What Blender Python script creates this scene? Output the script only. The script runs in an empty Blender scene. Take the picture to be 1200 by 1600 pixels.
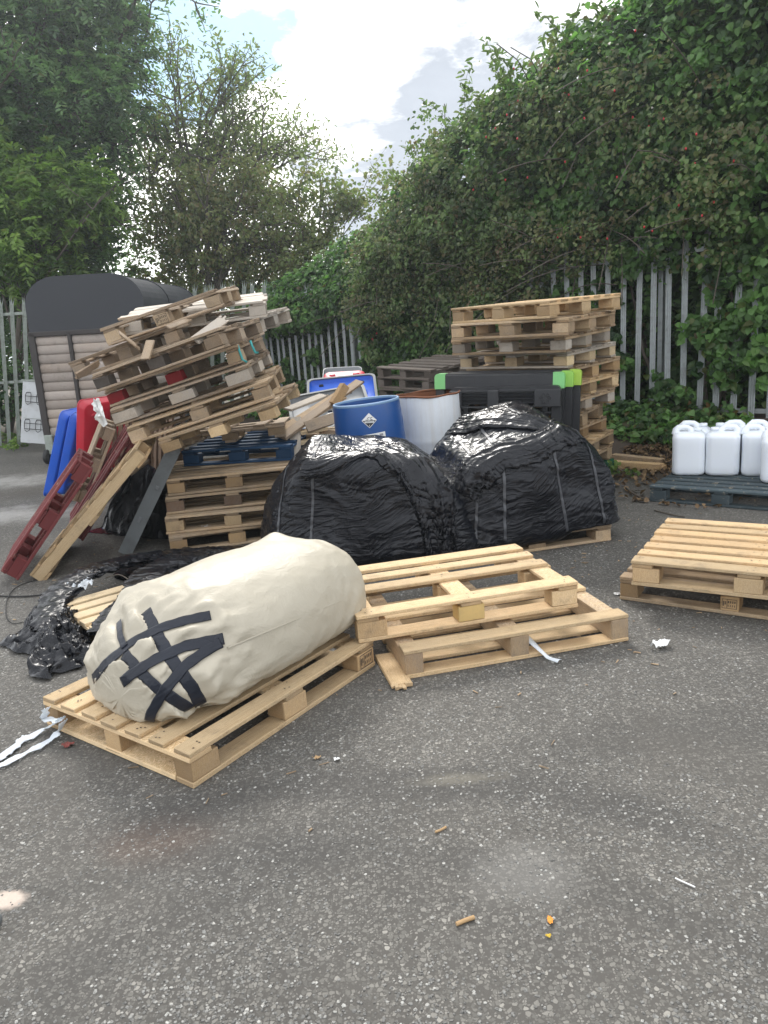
import bpy, math, random
import numpy as np
from mathutils import Vector, Matrix, Euler
from mathutils.bvhtree import BVHTree

SC = bpy.context.scene
COL = SC.collection
PI = math.pi

# ------------------------------------------------------------------ camera
CAM_F, CAM_PITCH, CAM_ROLL, CAM_H = 1158.9, 0.2354, -0.0723, 1.627     # focal length in photo pixels (1200x1600)
def cam_axes():
    cp, sp = math.cos(CAM_PITCH), math.sin(CAM_PITCH)
    fwd = np.array([0, cp, -sp]); right = np.array([1.0, 0, 0]); up = np.cross(right, fwd)
    c, s = math.cos(CAM_ROLL), math.sin(CAM_ROLL)
    return c * right + s * up, -s * right + c * up, fwd
_r, _u, _f = cam_axes()
cam_data = bpy.data.cameras.new('camera')
cam = bpy.data.objects.new('camera', cam_data); COL.objects.link(cam)
cam_data.sensor_fit = 'VERTICAL'; cam_data.sensor_height = 36.0
cam_data.lens = 36.0 * CAM_F / 1600.0
cam_data.clip_start = 0.05; cam_data.clip_end = 2000
cam.matrix_world = Matrix(((_r[0], _u[0], -_f[0], 0), (_r[1], _u[1], -_f[1], 0), (_r[2], _u[2], -_f[2], CAM_H), (0, 0, 0, 1)))
SC.camera = cam

def view_ray(px, py):
    d = (px - 600) / CAM_F * _r - (py - 800) / CAM_F * _u + _f
    return Vector((0, 0, CAM_H)), Vector(d).normalized()
def on_ground(px, py, z=0.0):
    o, d = view_ray(px, py); t = (z - o.z) / d.z
    return o + d * t
def at_depth(px, py, y):
    o, d = view_ray(px, py); return o + d * (y / d.y)

# ------------------------------------------------------------------ light
SUN_EL, SUN_AZ = math.radians(40), math.radians(-8)      # azimuth measured from +Y (straight ahead) towards +X
sun_dir = Vector((math.sin(SUN_AZ) * math.cos(SUN_EL), math.cos(SUN_AZ) * math.cos(SUN_EL), math.sin(SUN_EL)))
sd = bpy.data.lights.new('sun', 'SUN'); sd.energy = 2.1; sd.angle = math.radians(15); sd.color = (1.0, 0.96, 0.9)
so = bpy.data.objects.new('sun', sd); COL.objects.link(so)
so.rotation_euler = (-sun_dir).to_track_quat('-Z', 'Y').to_euler(); so.location = sun_dir * 60
SC.view_settings.view_transform = 'Standard'; SC.view_settings.look = 'None'
SC.view_settings.exposure = 0.48; SC.view_settings.gamma = 1.0
try: SC.view_settings.use_curve_mapping = False
except Exception: pass

class NT:
    """tiny node-tree helper"""
    def __init__(s, tree): s.t = tree; s.n = tree.nodes; s.l = tree.links
    def node(s, kind, **kw):
        n = s.n.new(kind)
        for k, v in kw.items():
            if k.startswith('i_'):
                key = k[2:]; key = int(key) if key.isdigit() else key.replace('_', ' ')
                s.put(n.inputs[key], v)
            else: setattr(n, k, v)
        return n
    def put(s, sock, v):
        if isinstance(v, bpy.types.NodeSocket): s.l.new(v, sock)
        elif isinstance(v, bpy.types.Node): s.l.new(v.outputs[0], sock)
        else:
            if hasattr(sock, 'default_value') and not isinstance(v, (int, float)) and len(v) == 3 and len(sock.default_value) == 4: v = (*v, 1)
            sock.default_value = v
    def math(s, op, a, b=0.0, clamp=False):
        n = s.n.new('ShaderNodeMath'); n.operation = op; n.use_clamp = clamp
        s.put(n.inputs[0], a); s.put(n.inputs[1], b); return n.outputs[0]
    def vmath(s, op, a, b=(0, 0, 0)):
        n = s.n.new('ShaderNodeVectorMath'); n.operation = op
        s.put(n.inputs[0], a)
        if op == 'SCALE': s.put(n.inputs[3], b)
        else: s.put(n.inputs[1], b)
        return n.outputs['Value'] if op in ('DOT_PRODUCT', 'LENGTH', 'DISTANCE') else n.outputs[0]
    def mix(s, fac, a, b, mode='MIX'):
        n = s.n.new('ShaderNodeMix'); n.data_type = 'RGBA'; n.blend_type = mode
        s.put(n.inputs[0], fac); s.put(n.inputs[6], a); s.put(n.inputs[7], b); return n.outputs[2]
    def ramp(s, fac, stops, interp='LINEAR'):
        n = s.n.new('ShaderNodeValToRGB'); cr = n.color_ramp; cr.interpolation = interp
        while len(cr.elements) < len(stops): cr.elements.new(0.5)
        for e, (p, c) in zip(cr.elements, stops):
            e.position = p; e.color = (c, c, c, 1) if isinstance(c, (int, float)) else (*c, 1)
        s.put(n.inputs[0], fac); return n.outputs[0]
    def noise(s, vec, scale, detail=4, rough=0.55, dist=0.0):
        n = s.n.new('ShaderNodeTexNoise'); s.put(n.inputs['Vector'], vec)
        n.inputs['Scale'].default_value = scale; n.inputs['Detail'].default_value = detail
        n.inputs['Roughness'].default_value = rough; n.inputs['Distortion'].default_value = dist
        return n.outputs[0]
    def smooth(s, v, a, b):
        n = s.n.new('ShaderNodeMapRange'); n.interpolation_type = 'SMOOTHSTEP'
        s.put(n.inputs[0], v); n.inputs[1].default_value = a; n.inputs[2].default_value = b
        return n.outputs[0]
    def bump(s, h, strength=0.5, dist=0.01, normal=None):
        n = s.n.new('ShaderNodeBump'); n.inputs['Strength'].default_value = strength; n.inputs['Distance'].default_value = dist
        s.put(n.inputs['Height'], h)
        if normal is not None: s.put(n.inputs['Normal'], normal)
        return n.outputs[0]

# ------------------------------------------------------------------ world: Nishita sky behind broken cloud
world = bpy.data.worlds.new('World'); SC.world = world; world.use_nodes = True
w = NT(world.node_tree); w.n.clear()
sky = w.node('ShaderNodeTexSky', sky_type='NISHITA', sun_disc=False, sun_elevation=SUN_EL, sun_rotation=SUN_AZ,
             altitude=50, air_density=1.0, dust_density=1.5, ozone_density=1.0)
d = w.node('ShaderNodeTexCoord').outputs['Generated']
sep = w.node('ShaderNodeSeparateXYZ', i_0=d)
zc = w.math('ADD', w.math('MAXIMUM', sep.outputs[2], 0.0), 0.16)
plane = w.node('ShaderNodeCombineXYZ', i_0=w.math('DIVIDE', sep.outputs[0], zc), i_1=w.math('DIVIDE', sep.outputs[1], zc), i_2=0.0).outputs[0]
n_big = w.noise(plane, 0.9, 8, 0.6, 0.35)
n_fine = w.noise(plane, 2.6, 7, 0.62, 0.2)
def lobe(px, py, a, b):
    """1 towards a direction of the sky, 0 away from it (a, b: full / nil angle in radians)"""
    v = view_ray(px, py)[1]
    return w.smooth(w.vmath('DOT_PRODUCT', w.vmath('NORMALIZE', d), tuple(v)), math.cos(b), math.cos(a))
glow = lobe(530, 130, 0.05, 0.55)
wide = lobe(480, 0, 0.1, 1.5)
grey1 = w.math('MULTIPLY', lobe(575, 225, 0.06, 0.19), 0.95)
grey2 = w.math('MULTIPLY', lobe(800, 70, 0.08, 0.36), 0.55)
shade = w.math('ADD', w.math('SUBTRACT', w.math('MAXIMUM', grey1, grey2), w.math('MULTIPLY', lobe(410, 110, 0.08, 0.24), 0.55)), w.math('MULTIPLY', w.math('SUBTRACT', n_fine, 0.5), 1.5))
dark = w.smooth(w.math('ADD', shade, w.math('MULTIPLY', w.math('SUBTRACT', n_big, 0.5), 1.1)), 0.22, 0.62)
bright = w.mix(glow, w.mix(wide, (13.5, 13.9, 14.6), (14.0, 14.2, 14.6)), (22.0, 21.6, 21.0))
cloud = w.mix(dark, bright, w.mix(n_fine, (3.2, 3.6, 4.3), (6.0, 6.4, 7.1)))
gap = w.math('MULTIPLY', lobe(270, 66, 0.03, 0.12), 0.60)
gap = w.math('ADD', w.math('ADD', gap, w.math('MULTIPLY', lobe(435, 70, 0.01, 0.06), 0.40)), w.math('MULTIPLY', w.math('SUBTRACT', n_fine, 0.5), 1.3))
hole = w.smooth(gap, 0.20, 0.42)
blue = w.mix(0.9, w.vmath('SCALE', sky.outputs[0], 0.5), (5.2, 7.5, 9.8))
bg = w.node('ShaderNodeBackground', i_0=w.mix(hole, cloud, blue), i_1=0.1)
w.l.new(bg.outputs[0], w.node('ShaderNodeOutputWorld').inputs[0])

# ------------------------------------------------------------------ helpers
def tag(o, label=None, cat=None, group=None, kind=None):
    if label: o['label'] = label
    if cat: o['category'] = cat
    if group: o['group'] = group
    if kind: o['kind'] = kind
    return o
def thing(name, label, cat, loc=(0, 0, 0), rot=(0, 0, 0), group=None):
    o = bpy.data.objects.new(name, None); COL.objects.link(o)
    o.empty_display_size = 0.1; o.location = loc; o.rotation_euler = rot
    return tag(o, label, cat, group)

class MB:
    """collects polygons with uv (metres along / across the piece) and a tint, then links ONE mesh object"""
    def __init__(s): s.v = []; s.f = []; s.uv = []; s.t = []; s.m = []
    def poly(s, pts, uvs=None, tint=(0.5, 0.5), mi=0):
        b = len(s.v); s.v.extend(pts); s.f.append(tuple(range(b, b + len(pts))))
        s.uv.append(uvs or [(p[0], p[1]) for p in pts]); s.t.append(tint); s.m.append(mi)
    def grid(s, P, closed_u=False, closed_v=False, uvscale=(1, 1), tint=(0.5, 0.5), mi=0, flip=False):
        """P[i][j] -> quads, shared vertices"""
        nu, nv = len(P), len(P[0]); b = len(s.v)
        for row in P: s.v.extend([tuple(p) for p in row])
        for i in range(nu if closed_u else nu - 1):
            for j in range(nv if closed_v else nv - 1):
                i2, j2 = (i + 1) % nu, (j + 1) % nv
                q = (b + i * nv + j, b + i2 * nv + j, b + i2 * nv + j2, b + i * nv + j2)
                uv = [(i * uvscale[0], j * uvscale[1]), ((i + 1) * uvscale[0], j * uvscale[1]), ((i + 1) * uvscale[0], (j + 1) * uvscale[1]), (i * uvscale[0], (j + 1) * uvscale[1])]
                if flip: q = q[::-1]; uv = uv[::-1]
                s.f.append(q); s.uv.append(uv); s.t.append(tint); s.m.append(mi)
    def box(s, c, size, rot=None, bev=0.0, tint=(0.5, 0.5), axis=None, rnd=None, jit=0.0, mi=0):
        """box centred at c; uv runs along its longest axis; bev: chamfer of the edges"""
        rnd = rnd or random
        hx, hy, hz = (x / 2 for x in size)
        ax = axis if axis is not None else max(range(3), key=lambda k: size[k])
        ou, ov = rnd.uniform(0, 50), rnd.uniform(0, 50)
        b = min(bev, min(hx, hy, hz) * 0.45)
        M = Matrix.Identity(3) if rot is None else (rot if isinstance(rot, Matrix) else Euler(rot).to_matrix())
        cx = Vector(c)
        J = {}
        def jj(sx, sy, sz):
            k = (sx, sy, sz)
            if k not in J: J[k] = Vector((rnd.uniform(-jit, jit), rnd.uniform(-jit, jit), rnd.uniform(-jit, jit)))
            return J[k]
        def emit(pl):
            # pl: list of (vector, corner signs)
            pts = []; uvs = []
            nrm = (pl[1][0] - pl[0][0]).cross(pl[2][0] - pl[0][0])
            ni = max(range(3), key=lambda k: abs(nrm[k]))
            others = [k for k in range(3) if k != ax]
            for p, sg in pl:
                q = p + (jj(*sg) if jit else Vector())
                pts.append(tuple(cx + M @ q))
                if ni == ax: uvs.append((ou + 7 + q[others[0]] * 0.25, ov + q[others[1]]))
                else:
                    o = [k for k in others if k != ni][0]
                    uvs.append((ou + q[ax], ov + q[o] + (3.3 * ni)))
            s.poly(pts, uvs, (tint[0] * .74, min(1, tint[1] + .3)) if ni == ax else tint, mi)
        H = (hx, hy, hz)
        def corner(sg, inset_axes):
            v = Vector((sg[0] * hx, sg[1] * hy, sg[2] * hz))
            for k in inset_axes: v[k] -= sg[k] * b
            return (v, sg)
        for k in range(3):
            a, e = [(1, 2), (2, 0), (0, 1)][k]
            for sgn in (1, -1):
                q = []
                for sa, se in ((-1, -1), (1, -1), (1, 1), (-1, 1)):
                    sg = [0, 0, 0]; sg[k] = sgn; sg[a] = sa; sg[e] = se
                    q.append(corner(tuple(sg), (a, e) if b else ()))
                if sgn < 0: q = q[::-1]
                emit(q)
        if b:
            for k in range(3):          # edges along axis k
                a, e = [(1, 2), (2, 0), (0, 1)][k]
                for sa in (-1, 1):
                    for se in (-1, 1):
                        def sg(sk): t = [0, 0, 0]; t[k] = sk; t[a] = sa; t[e] = se; return tuple(t)
                        q = [corner(sg(-1), (k, e)), corner(sg(1), (k, e)), corner(sg(1), (k, a)), corner(sg(-1), (k, a))]
                        if sa * se < 0: q = q[::-1]
                        emit(q[::-1])
            for sx in (-1, 1):
                for sy in (-1, 1):
                    for sz in (-1, 1):
                        sg = (sx, sy, sz)
                        q = [corner(sg, (1, 2)), corner(sg, (2, 0)), corner(sg, (0, 1))]
                        if sx * sy * sz < 0: q = q[::-1]
                        emit(q)
    def tube(s, pts, radii, sides=8, tint=(0.5, 0.5), caps=True, mi=0):
        pts = [Vector(p) for p in pts]; n = len(pts)
        if isinstance(radii, (int, float)): radii = [radii] * n
        rows = []; ref = None
        for i in range(n):
            t = (pts[min(i + 1, n - 1)] - pts[max(i - 1, 0)])
            t = t.normalized() if t.length > 1e-9 else Vector((0, 0, 1))
            if ref is None: ref = t.orthogonal().normalized()
            ref = (ref - t * ref.dot(t)); ref = ref.normalized() if ref.length > 1e-6 else t.orthogonal().normalized()
            o = t.cross(ref)
            rows.append([tuple(pts[i] + (ref * math.cos(2 * PI * k / sides) + o * math.sin(2 * PI * k / sides)) * radii[i]) for k in range(sides)])
        L = (pts[0] - pts[-1]).length / max(n - 1, 1)
        s.grid(rows, closed_v=True, uvscale=(L, 0.1), tint=tint, mi=mi, flip=True)
        if caps:
            s.poly(rows[0][::1], None, tint, mi); s.poly(rows[-1][::-1], None, tint, mi)
    def lathe(s, prof, seg=32, tint=(0.5, 0.5), mi=0, caps=(False, False)):
        rows = [[(r * math.cos(2 * PI * k / seg), r * math.sin(2 * PI * k / seg), z) for k in range(seg)] for r, z in prof]
        s.grid(rows, closed_v=True, uvscale=(0.1, 0.1), tint=tint, mi=mi, flip=True)
        if caps[0]: s.poly(rows[0][::-1], None, tint, mi)
        if caps[1]: s.poly(rows[-1], None, tint, mi)
    def build(s, name, mat, parent=None, smooth=False, loc=None, rot=None):
        me = bpy.data.meshes.new(name); me.from_pydata(s.v, [], s.f)
        mats = mat if isinstance(mat, (list, tuple)) else [mat]
        for m_ in mats: me.materials.append(m_)
        uvl = me.uv_layers.new(name='UVMap'); ca = me.color_attributes.new('tint', 'FLOAT_COLOR', 'CORNER')
        flat = [c for f in s.uv for uv in f for c in uv]; uvl.data.foreach_set('uv', flat)
        tl = []
        for f, t in zip(s.f, s.t): tl.extend((t[0], t[1], 0.0, 1.0) * len(f))
        ca.data.foreach_set('color', tl)
        me.polygons.foreach_set('material_index', s.m)
        me.polygons.foreach_set('use_smooth', [smooth] * len(s.f))
        me.update()
        o = bpy.data.objects.new(name, me); COL.objects.link(o)
        if parent: o.parent = parent
        if loc: o.location = loc
        if rot: o.rotation_euler = rot
        return o
def mesh_np(name, V, F, mat, parent=None, tint=None, smooth=False):
    """V (n,3), F (m,k) fixed-size polygons, tint (m,2) per face"""
    me = bpy.data.meshes.new(name); m, k = F.shape
    me.vertices.add(len(V)); me.vertices.foreach_set('co', np.ascontiguousarray(V, np.float32).ravel())
    me.loops.add(m * k); me.loops.foreach_set('vertex_index', np.ascontiguousarray(F, np.int32).ravel())
    me.polygons.add(m); me.polygons.foreach_set('loop_start', np.arange(m, dtype=np.int32) * k)
    try: me.polygons.foreach_set('loop_total', np.full(m, k, np.int32))
    except Exception: pass
    me.polygons.foreach_set('use_smooth', np.full(m, smooth))
    if tint is not None:
        ca = me.color_attributes.new('tint', 'FLOAT_COLOR', 'CORNER')
        c = np.zeros((m, k, 4), np.float32); c[:, :, 0] = tint[:, None, 0]; c[:, :, 1] = tint[:, None, 1]; c[:, :, 3] = 1
        ca.data.foreach_set('color', c.ravel())
    me.materials.append(mat); me.update(calc_edges=True); me.validate()
    o = bpy.data.objects.new(name, me); COL.objects.link(o)
    if parent: o.parent = parent
    return o

def _hash(ix, iy, iz, seed):
    h = (ix * 374761393 + iy * 668265263 + iz * 2147483647 + seed * 974711) & 0xffffffff
    h = ((h ^ (h >> 13)) * 1274126177) & 0xffffffff
    return ((h ^ (h >> 16)) & 0xffff) / 65535.0
def vnoise(P, scale=1.0, seed=0):
    """smooth value noise in -1..1 on (n,3) points"""
    Q = np.asarray(P, float) * scale; I = np.floor(Q).astype(np.int64); f = Q - I; f = f * f * f * (f * (f * 6 - 15) + 10)
    r = 0
    for dx in (0, 1):
        for dy in (0, 1):
            for dz in (0, 1):
                wgt = (f[:, 0] if dx else 1 - f[:, 0]) * (f[:, 1] if dy else 1 - f[:, 1]) * (f[:, 2] if dz else 1 - f[:, 2])
                r = r + wgt * _hash(I[:, 0] + dx, I[:, 1] + dy, I[:, 2] + dz, seed)
    return r * 2 - 1
def fbm(P, scale=1.0, octs=4, seed=0, gain=0.5):
    r = 0; a = 1.0
    for k in range(octs): r = r + a * vnoise(P, scale * 2 ** k, seed + k * 17); a *= gain
    return r
def ridged(P, scale=1.0, octs=3, seed=0, gain=0.5):
    r = 0; a = 1.0
    for k in range(octs): r = r + a * (1 - 2 * np.abs(vnoise(P, scale * 2 ** k, seed + k * 31))); a *= gain
    return r

# ------------------------------------------------------------------ materials
def new_mat(name):
    m = bpy.data.materials.new(name); m.use_nodes = True; nt = NT(m.node_tree)
    b = nt.n['Principled BSDF']; return m, nt, b
def tint_of(nt):
    a = nt.node('ShaderNodeAttribute', attribute_name='tint'); s = nt.node('ShaderNodeSeparateColor', i_0=a.outputs['Color'])
    return s.outputs[0], s.outputs[1]

def wood(name, light, dark, grey=(0.3, 0.28, 0.26), weather=0.2, rough=0.75, paint=None, chips=0.0, knots=0.6):
    m, nt, b = new_mat(name)
    uv = nt.node('ShaderNodeUVMap').outputs[0]
    t0, t1 = tint_of(nt)
    st = nt.vmath('MULTIPLY', uv, (1.6, 26.0, 1.0))
    g = nt.noise(st, 3.0, 5, 0.6, 0.8)
    ring = nt.noise(nt.vmath('MULTIPLY', uv, (0.9, 14.0, 1.0)), 2.0, 2, 0.5, 1.6)
    bands = nt.math('FRACT', nt.math('MULTIPLY', ring, 7.0))
    f = nt.math('ADD', nt.math('MULTIPLY', g, 0.65), nt.math('MULTIPLY', nt.smooth(bands, 0.1, 0.9), 0.35))
    col = nt.mix(nt.smooth(f, 0.32, 0.68), dark, light)
    col = nt.mix(nt.math('MULTIPLY', t1, 0.5), col, nt.vmath('MULTIPLY', col, (0.86, 0.68, 0.48)))
    # knots
    vo = nt.node('ShaderNodeTexVoronoi', i_0=nt.vmath('MULTIPLY', uv, (3.2, 9.0, 1.0)), i_2=1.0)
    kn = nt.math('MULTIPLY', nt.math('SUBTRACT', 1.0, nt.smooth(vo.outputs['Distance'], 0.05, 0.13)), knots)
    kn = nt.math('MULTIPLY', kn, nt.smooth(nt.node('ShaderNodeSeparateColor', i_0=vo.outputs['Color']).outputs[0], 0.55, 0.6))
    col = nt.mix(kn, col, nt.vmath('MULTIPLY', dark, (0.35, 0.28, 0.22)))
    # weathering and dirt patches
    pos = nt.node('ShaderNodeNewGeometry').outputs['Position']
    wn = nt.math('MULTIPLY', nt.noise(pos, 5.0, 5, 0.65), nt.noise(st, 1.2, 3, 0.6))
    wa = nt.math('MULTIPLY', nt.smooth(wn, 0.12, 0.4), weather)
    col = nt.mix(wa, col, nt.mix(g, nt.vmath('MULTIPLY', grey, (0.6, 0.58, 0.56)), grey))
    dirt = nt.math('MULTIPLY', nt.smooth(nt.noise(pos, 7.0, 7, 0.72), 0.50, 0.74), nt.smooth(nt.noise(st, 0.9, 4, 0.65), 0.3, 0.65))
    col = nt.mix(nt.math('MULTIPLY', dirt, 0.6), col, (0.09, 0.075, 0.06))
    if paint:
        pm = nt.smooth(nt.math('ADD', nt.noise(pos, 14.0, 6, 0.7), nt.math('MULTIPLY', g, 0.3)), 0.90 - 0.26 * chips, 0.96 - 0.26 * chips)
        pcol = nt.mix(nt.noise(pos, 6.0, 4), paint, nt.vmath('MULTIPLY', paint, (0.6, 0.6, 0.62)))
        col = nt.mix(pm if chips > 0 else 0.0, pcol, col)
    col = nt.vmath('MULTIPLY', col, nt.node('ShaderNodeCombineXYZ', i_0=t0, i_1=t0, i_2=t0).outputs[0])
    col = nt.vmath('SCALE', col, 2.0)
    nt.put(b.inputs['Base Color'], col)
    b.inputs['Roughness'].default_value = rough; b.inputs['Specular IOR Level'].default_value = 0.25
    nt.put(b.inputs['Normal'], nt.bump(nt.math('ADD', g, nt.math('MULTIPLY', bands, 0.2)), 0.35, 0.004))
    return m
W_FRESH = wood('wood_fresh', (0.65, 0.50, 0.31), (0.45, 0.31, 0.16), weather=0.15)
W_PALE = wood('wood_pale', (0.70, 0.57, 0.38), (0.52, 0.39, 0.23), weather=0.1)
W_TAN = wood('wood_tan', (0.52, 0.395, 0.25), (0.32, 0.22, 0.125), weather=0.4)
W_CHIP = wood('chipboard', (0.50, 0.35, 0.19), (0.36, 0.235, 0.115), weather=0.2, knots=0)
W_OLD = wood('wood_weathered', (0.45, 0.345, 0.235), (0.24, 0.175, 0.115), grey=(0.37, 0.33, 0.29), weather=0.5)
W_SILVER = wood('wood_silvered', (0.52, 0.47, 0.40), (0.38, 0.33, 0.27), grey=(0.5, 0.47, 0.43), weather=0.7)
W_DARK = wood('wood_dark_weathered', (0.15, 0.125, 0.105), (0.075, 0.062, 0.052), grey=(0.17, 0.15, 0.135), weather=0.7)
W_BROWN = wood('wood_brown', (0.20, 0.125, 0.075), (0.10, 0.06, 0.035), weather=0.3)
W_RED = wood('wood_red_paint', (0.38, 0.3, 0.22), (0.25, 0.18, 0.13), weather=0.3, paint=(0.17, 0.035, 0.035), chips=0.25)
W_REDWORN = wood('wood_worn_red_paint', (0.40, 0.32, 0.25), (0.27, 0.2, 0.15), weather=0.3, paint=(0.17, 0.04, 0.04), chips=0.6)
W_BRIGHTRED = wood('wood_bright_red_paint', (0.38, 0.3, 0.22), (0.25, 0.18, 0.13), weather=0.2, paint=(0.42, 0.03, 0.035), chips=0.2)
W_BLUE = wood('wood_blue_paint', (0.3, 0.28, 0.24), (0.2, 0.17, 0.14), weather=0.3, paint=(0.025, 0.075, 0.16), chips=0.3)
W_TEAL = wood('wood_slate_paint', (0.42, 0.38, 0.3), (0.3, 0.26, 0.2), weather=0.4, paint=(0.075, 0.10, 0.11), chips=0.62)
W_GREEN = wood('wood_green_paint', (0.3, 0.28, 0.2), (0.2, 0.17, 0.12), weather=0.3, paint=(0.02, 0.13, 0.065), chips=0.2)
W_LOG = wood('log_lap_wood', (0.42, 0.375, 0.335), (0.28, 0.235, 0.205), grey=(0.40, 0.36, 0.33), weather=0.55)

def plain(name, col, rough=0.5, metal=0.0, var=0.15, scale=6.0, bump=0.0, bscale=30.0, coat=0.0, spec=0.5, dirt=0.0, dirtcol=(0.12, 0.1, 0.08)):
    m, nt, b = new_mat(name)
    pos = nt.node('ShaderNodeTexCoord').outputs['Object']
    n = nt.noise(pos, scale, 5, 0.6)
    c = nt.mix(n, tuple(x * (1 - var) for x in col), tuple(min(1, x * (1 + var)) for x in col))
    if dirt: c = nt.mix(nt.math('MULTIPLY', nt.smooth(nt.noise(pos, scale * 1.7, 7, 0.7), 0.45, 0.75), dirt), c, dirtcol)
    nt.put(b.inputs['Base Color'], c)
    nt.put(b.inputs['Roughness'], nt.math('ADD', nt.math('MULTIPLY', nt.math('SUBTRACT', n, 0.5), 0.25), rough))
    b.inputs['Metallic'].default_value = metal; b.inputs['Specular IOR Level'].default_value = spec
    b.inputs['Coat Weight'].default_value = coat
    if bump: nt.put(b.inputs['Normal'], nt.bump(nt.noise(pos, bscale, 4, 0.6), bump, 0.004))
    return m
M_GALV = plain('galvanised_steel', (0.31, 0.335, 0.34), 0.5, 0.3, 0.25, 9, dirt=0.5, dirtcol=(0.16, 0.15, 0.13))
M_GALV_OLD = plain('old_galvanised_steel', (0.27, 0.30, 0.27), 0.6, 0.2, 0.25, 9, dirt=0.55, dirtcol=(0.12, 0.13, 0.08))
M_BLACKPL = plain('black_plastic', (0.018, 0.019, 0.022), 0.42, 0, 0.3, 5, bump=0.15, bscale=90, dirt=0.25, dirtcol=(0.07, 0.065, 0.06))
M_GREYPL = plain('grey_plastic', (0.13, 0.142, 0.146), 0.6, 0, 0.2, 4, dirt=0.4, dirtcol=(0.05, 0.05, 0.045))
M_PALEPL = plain('pale_grey_plastic', (0.16, 0.17, 0.18), 0.5, 0, 0.15, 4, dirt=0.4, dirtcol=(0.16, 0.16, 0.14))
M_BLUEPL = plain('blue_plastic', (0.018, 0.11, 0.58), 0.38, 0, 0.15, 3, dirt=0.15)
M_DRUMBLUE = plain('blue_drum_plastic', (0.008, 0.066, 0.24), 0.36, 0, 0.12, 3, bump=0.08, bscale=8, dirt=0.15)
M_REDPL = plain('red_plastic', (0.50, 0.014, 0.035), 0.38, 0, 0.15, 3, dirt=0.15)
M_MAROON = plain('dark_red_plastic', (0.09, 0.012, 0.02), 0.45, 0, 0.15, 3)
M_GREENPL = plain('lime_plastic', (0.27, 0.52, 0.09), 0.4, 0, 0.15, 3, dirt=0.1)
M_MINTPL = plain('mint_plastic', (0.20, 0.52, 0.19), 0.4, 0, 0.15, 3, dirt=0.1)
M_TURQ = plain('turquoise_strap', (0.05, 0.36, 0.36), 0.5)
M_STRAP = plain('dark_grey_strap', (0.045, 0.048, 0.055), 0.4)
M_RUBBER = plain('black_rubber', (0.015, 0.015, 0.015), 0.7)
M_FELT = plain('black_roof_felt', (0.022, 0.024, 0.030), 0.6, 0, 0.25, 4, bump=0.3, bscale=200)
M_FRAME = plain('dark_stained_timber', (0.032, 0.026, 0.024), 0.6, 0, 0.35, 8)
M_WHITEPANEL = plain('white_enamel', (0.50, 0.52, 0.53), 0.45, 0, 0.1, 3, dirt=0.45, dirtcol=(0.25, 0.23, 0.2))
M_WIRE = plain('dark_wire', (0.035, 0.035, 0.035), 0.5, 0.4)
M_PAPER = plain('white_paper', (0.72, 0.72, 0.70), 0.7)
M_INK = plain('black_ink', (0.02, 0.02, 0.022), 0.6)
M_INKGREY = plain('stamp_ink', (0.10, 0.075, 0.05), 0.8)
M_NAIL = plain('nail_rust', (0.06, 0.045, 0.035), 0.5, 0.4)
M_JUG = None
def jug_material():
    m, nt, b = new_mat('translucent_white_plastic')
    b.inputs['Base Color'].default_value = (0.76, 0.80, 0.85, 1); b.inputs['Roughness'].default_value = 0.38
    b.inputs['Subsurface Weight'].default_value = 0.35; b.inputs['Subsurface Radius'].default_value = (0.05, 0.05, 0.06)
    b.inputs['Subsurface Scale'].default_value = 0.6
    return m
M_JUG = jug_material()
def film_material(name, base, rough, scale, strength, lines=0.0, tr=0.0):
    """thin shiny film: soft crumple, and (lines) hair-fine tension creases running along it"""
    m, nt, b = new_mat(name)
    obj = nt.node('ShaderNodeTexCoord').outputs['Object']
    wob = nt.node('ShaderNodeTexNoise', i_0=obj, i_2=2.2).outputs[1]
    pw = nt.vmath('ADD', obj, nt.vmath('SCALE', wob, 0.22))
    n1 = nt.noise(pw, scale, 4, 0.5, 0.6)
    h = nt.math('ABSOLUTE', nt.math('SUBTRACT', n1, 0.5))
    if lines:
        l1 = nt.noise(nt.vmath('MULTIPLY', pw, (1.1, 1.1, 15.0)), 2.0, 3, 0.55)
        rot = nt.node('ShaderNodeVectorRotate', rotation_type='Y_AXIS'); nt.put(rot.inputs['Vector'], pw); rot.inputs['Angle'].default_value = 0.55
        l2 = nt.noise(nt.vmath('MULTIPLY', rot.outputs[0], (1.1, 1.1, 13.0)), 2.0, 3, 0.55)
        where = nt.smooth(nt.noise(obj, 2.6, 2), 0.42, 0.58)
        ln = nt.mix(where, l1, l2)
        h = nt.math('ADD', nt.math('MULTIPLY', h, 0.35), nt.math('MULTIPLY', nt.math('ABSOLUTE', nt.math('SUBTRACT', ln, 0.5)), lines))
    big = nt.noise(obj, 3.0, 4)
    nt.put(b.inputs['Base Color'], nt.mix(big, base, tuple(x * 1.9 for x in base)))
    nt.put(b.inputs['Roughness'], nt.math('ADD', nt.math('MULTIPLY', big, 0.2), rough))
    nt.put(b.inputs['Normal'], nt.bump(h, strength, 0.02))
    b.inputs['Specular IOR Level'].default_value = 0.28
    if tr: b.inputs['Transmission Weight'].default_value = tr; b.inputs['IOR'].default_value = 1.1
    return m
M_WRAP = film_material('black_stretch_film', (0.0045, 0.0052, 0.0075), 0.14, 5, 0.75, lines=2.4)
M_FLAP = film_material('loose_black_film', (0.0045, 0.005, 0.007), 0.16, 7, 0.5, lines=1.1)
M_CLEAR = film_material('clear_film', (0.62, 0.65, 0.68), 0.25, 30, 0.4, tr=0.5)
M_TAPE = film_material('black_tape', (0.010, 0.012, 0.018), 0.2, 24, 0.5, lines=0.8)
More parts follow.
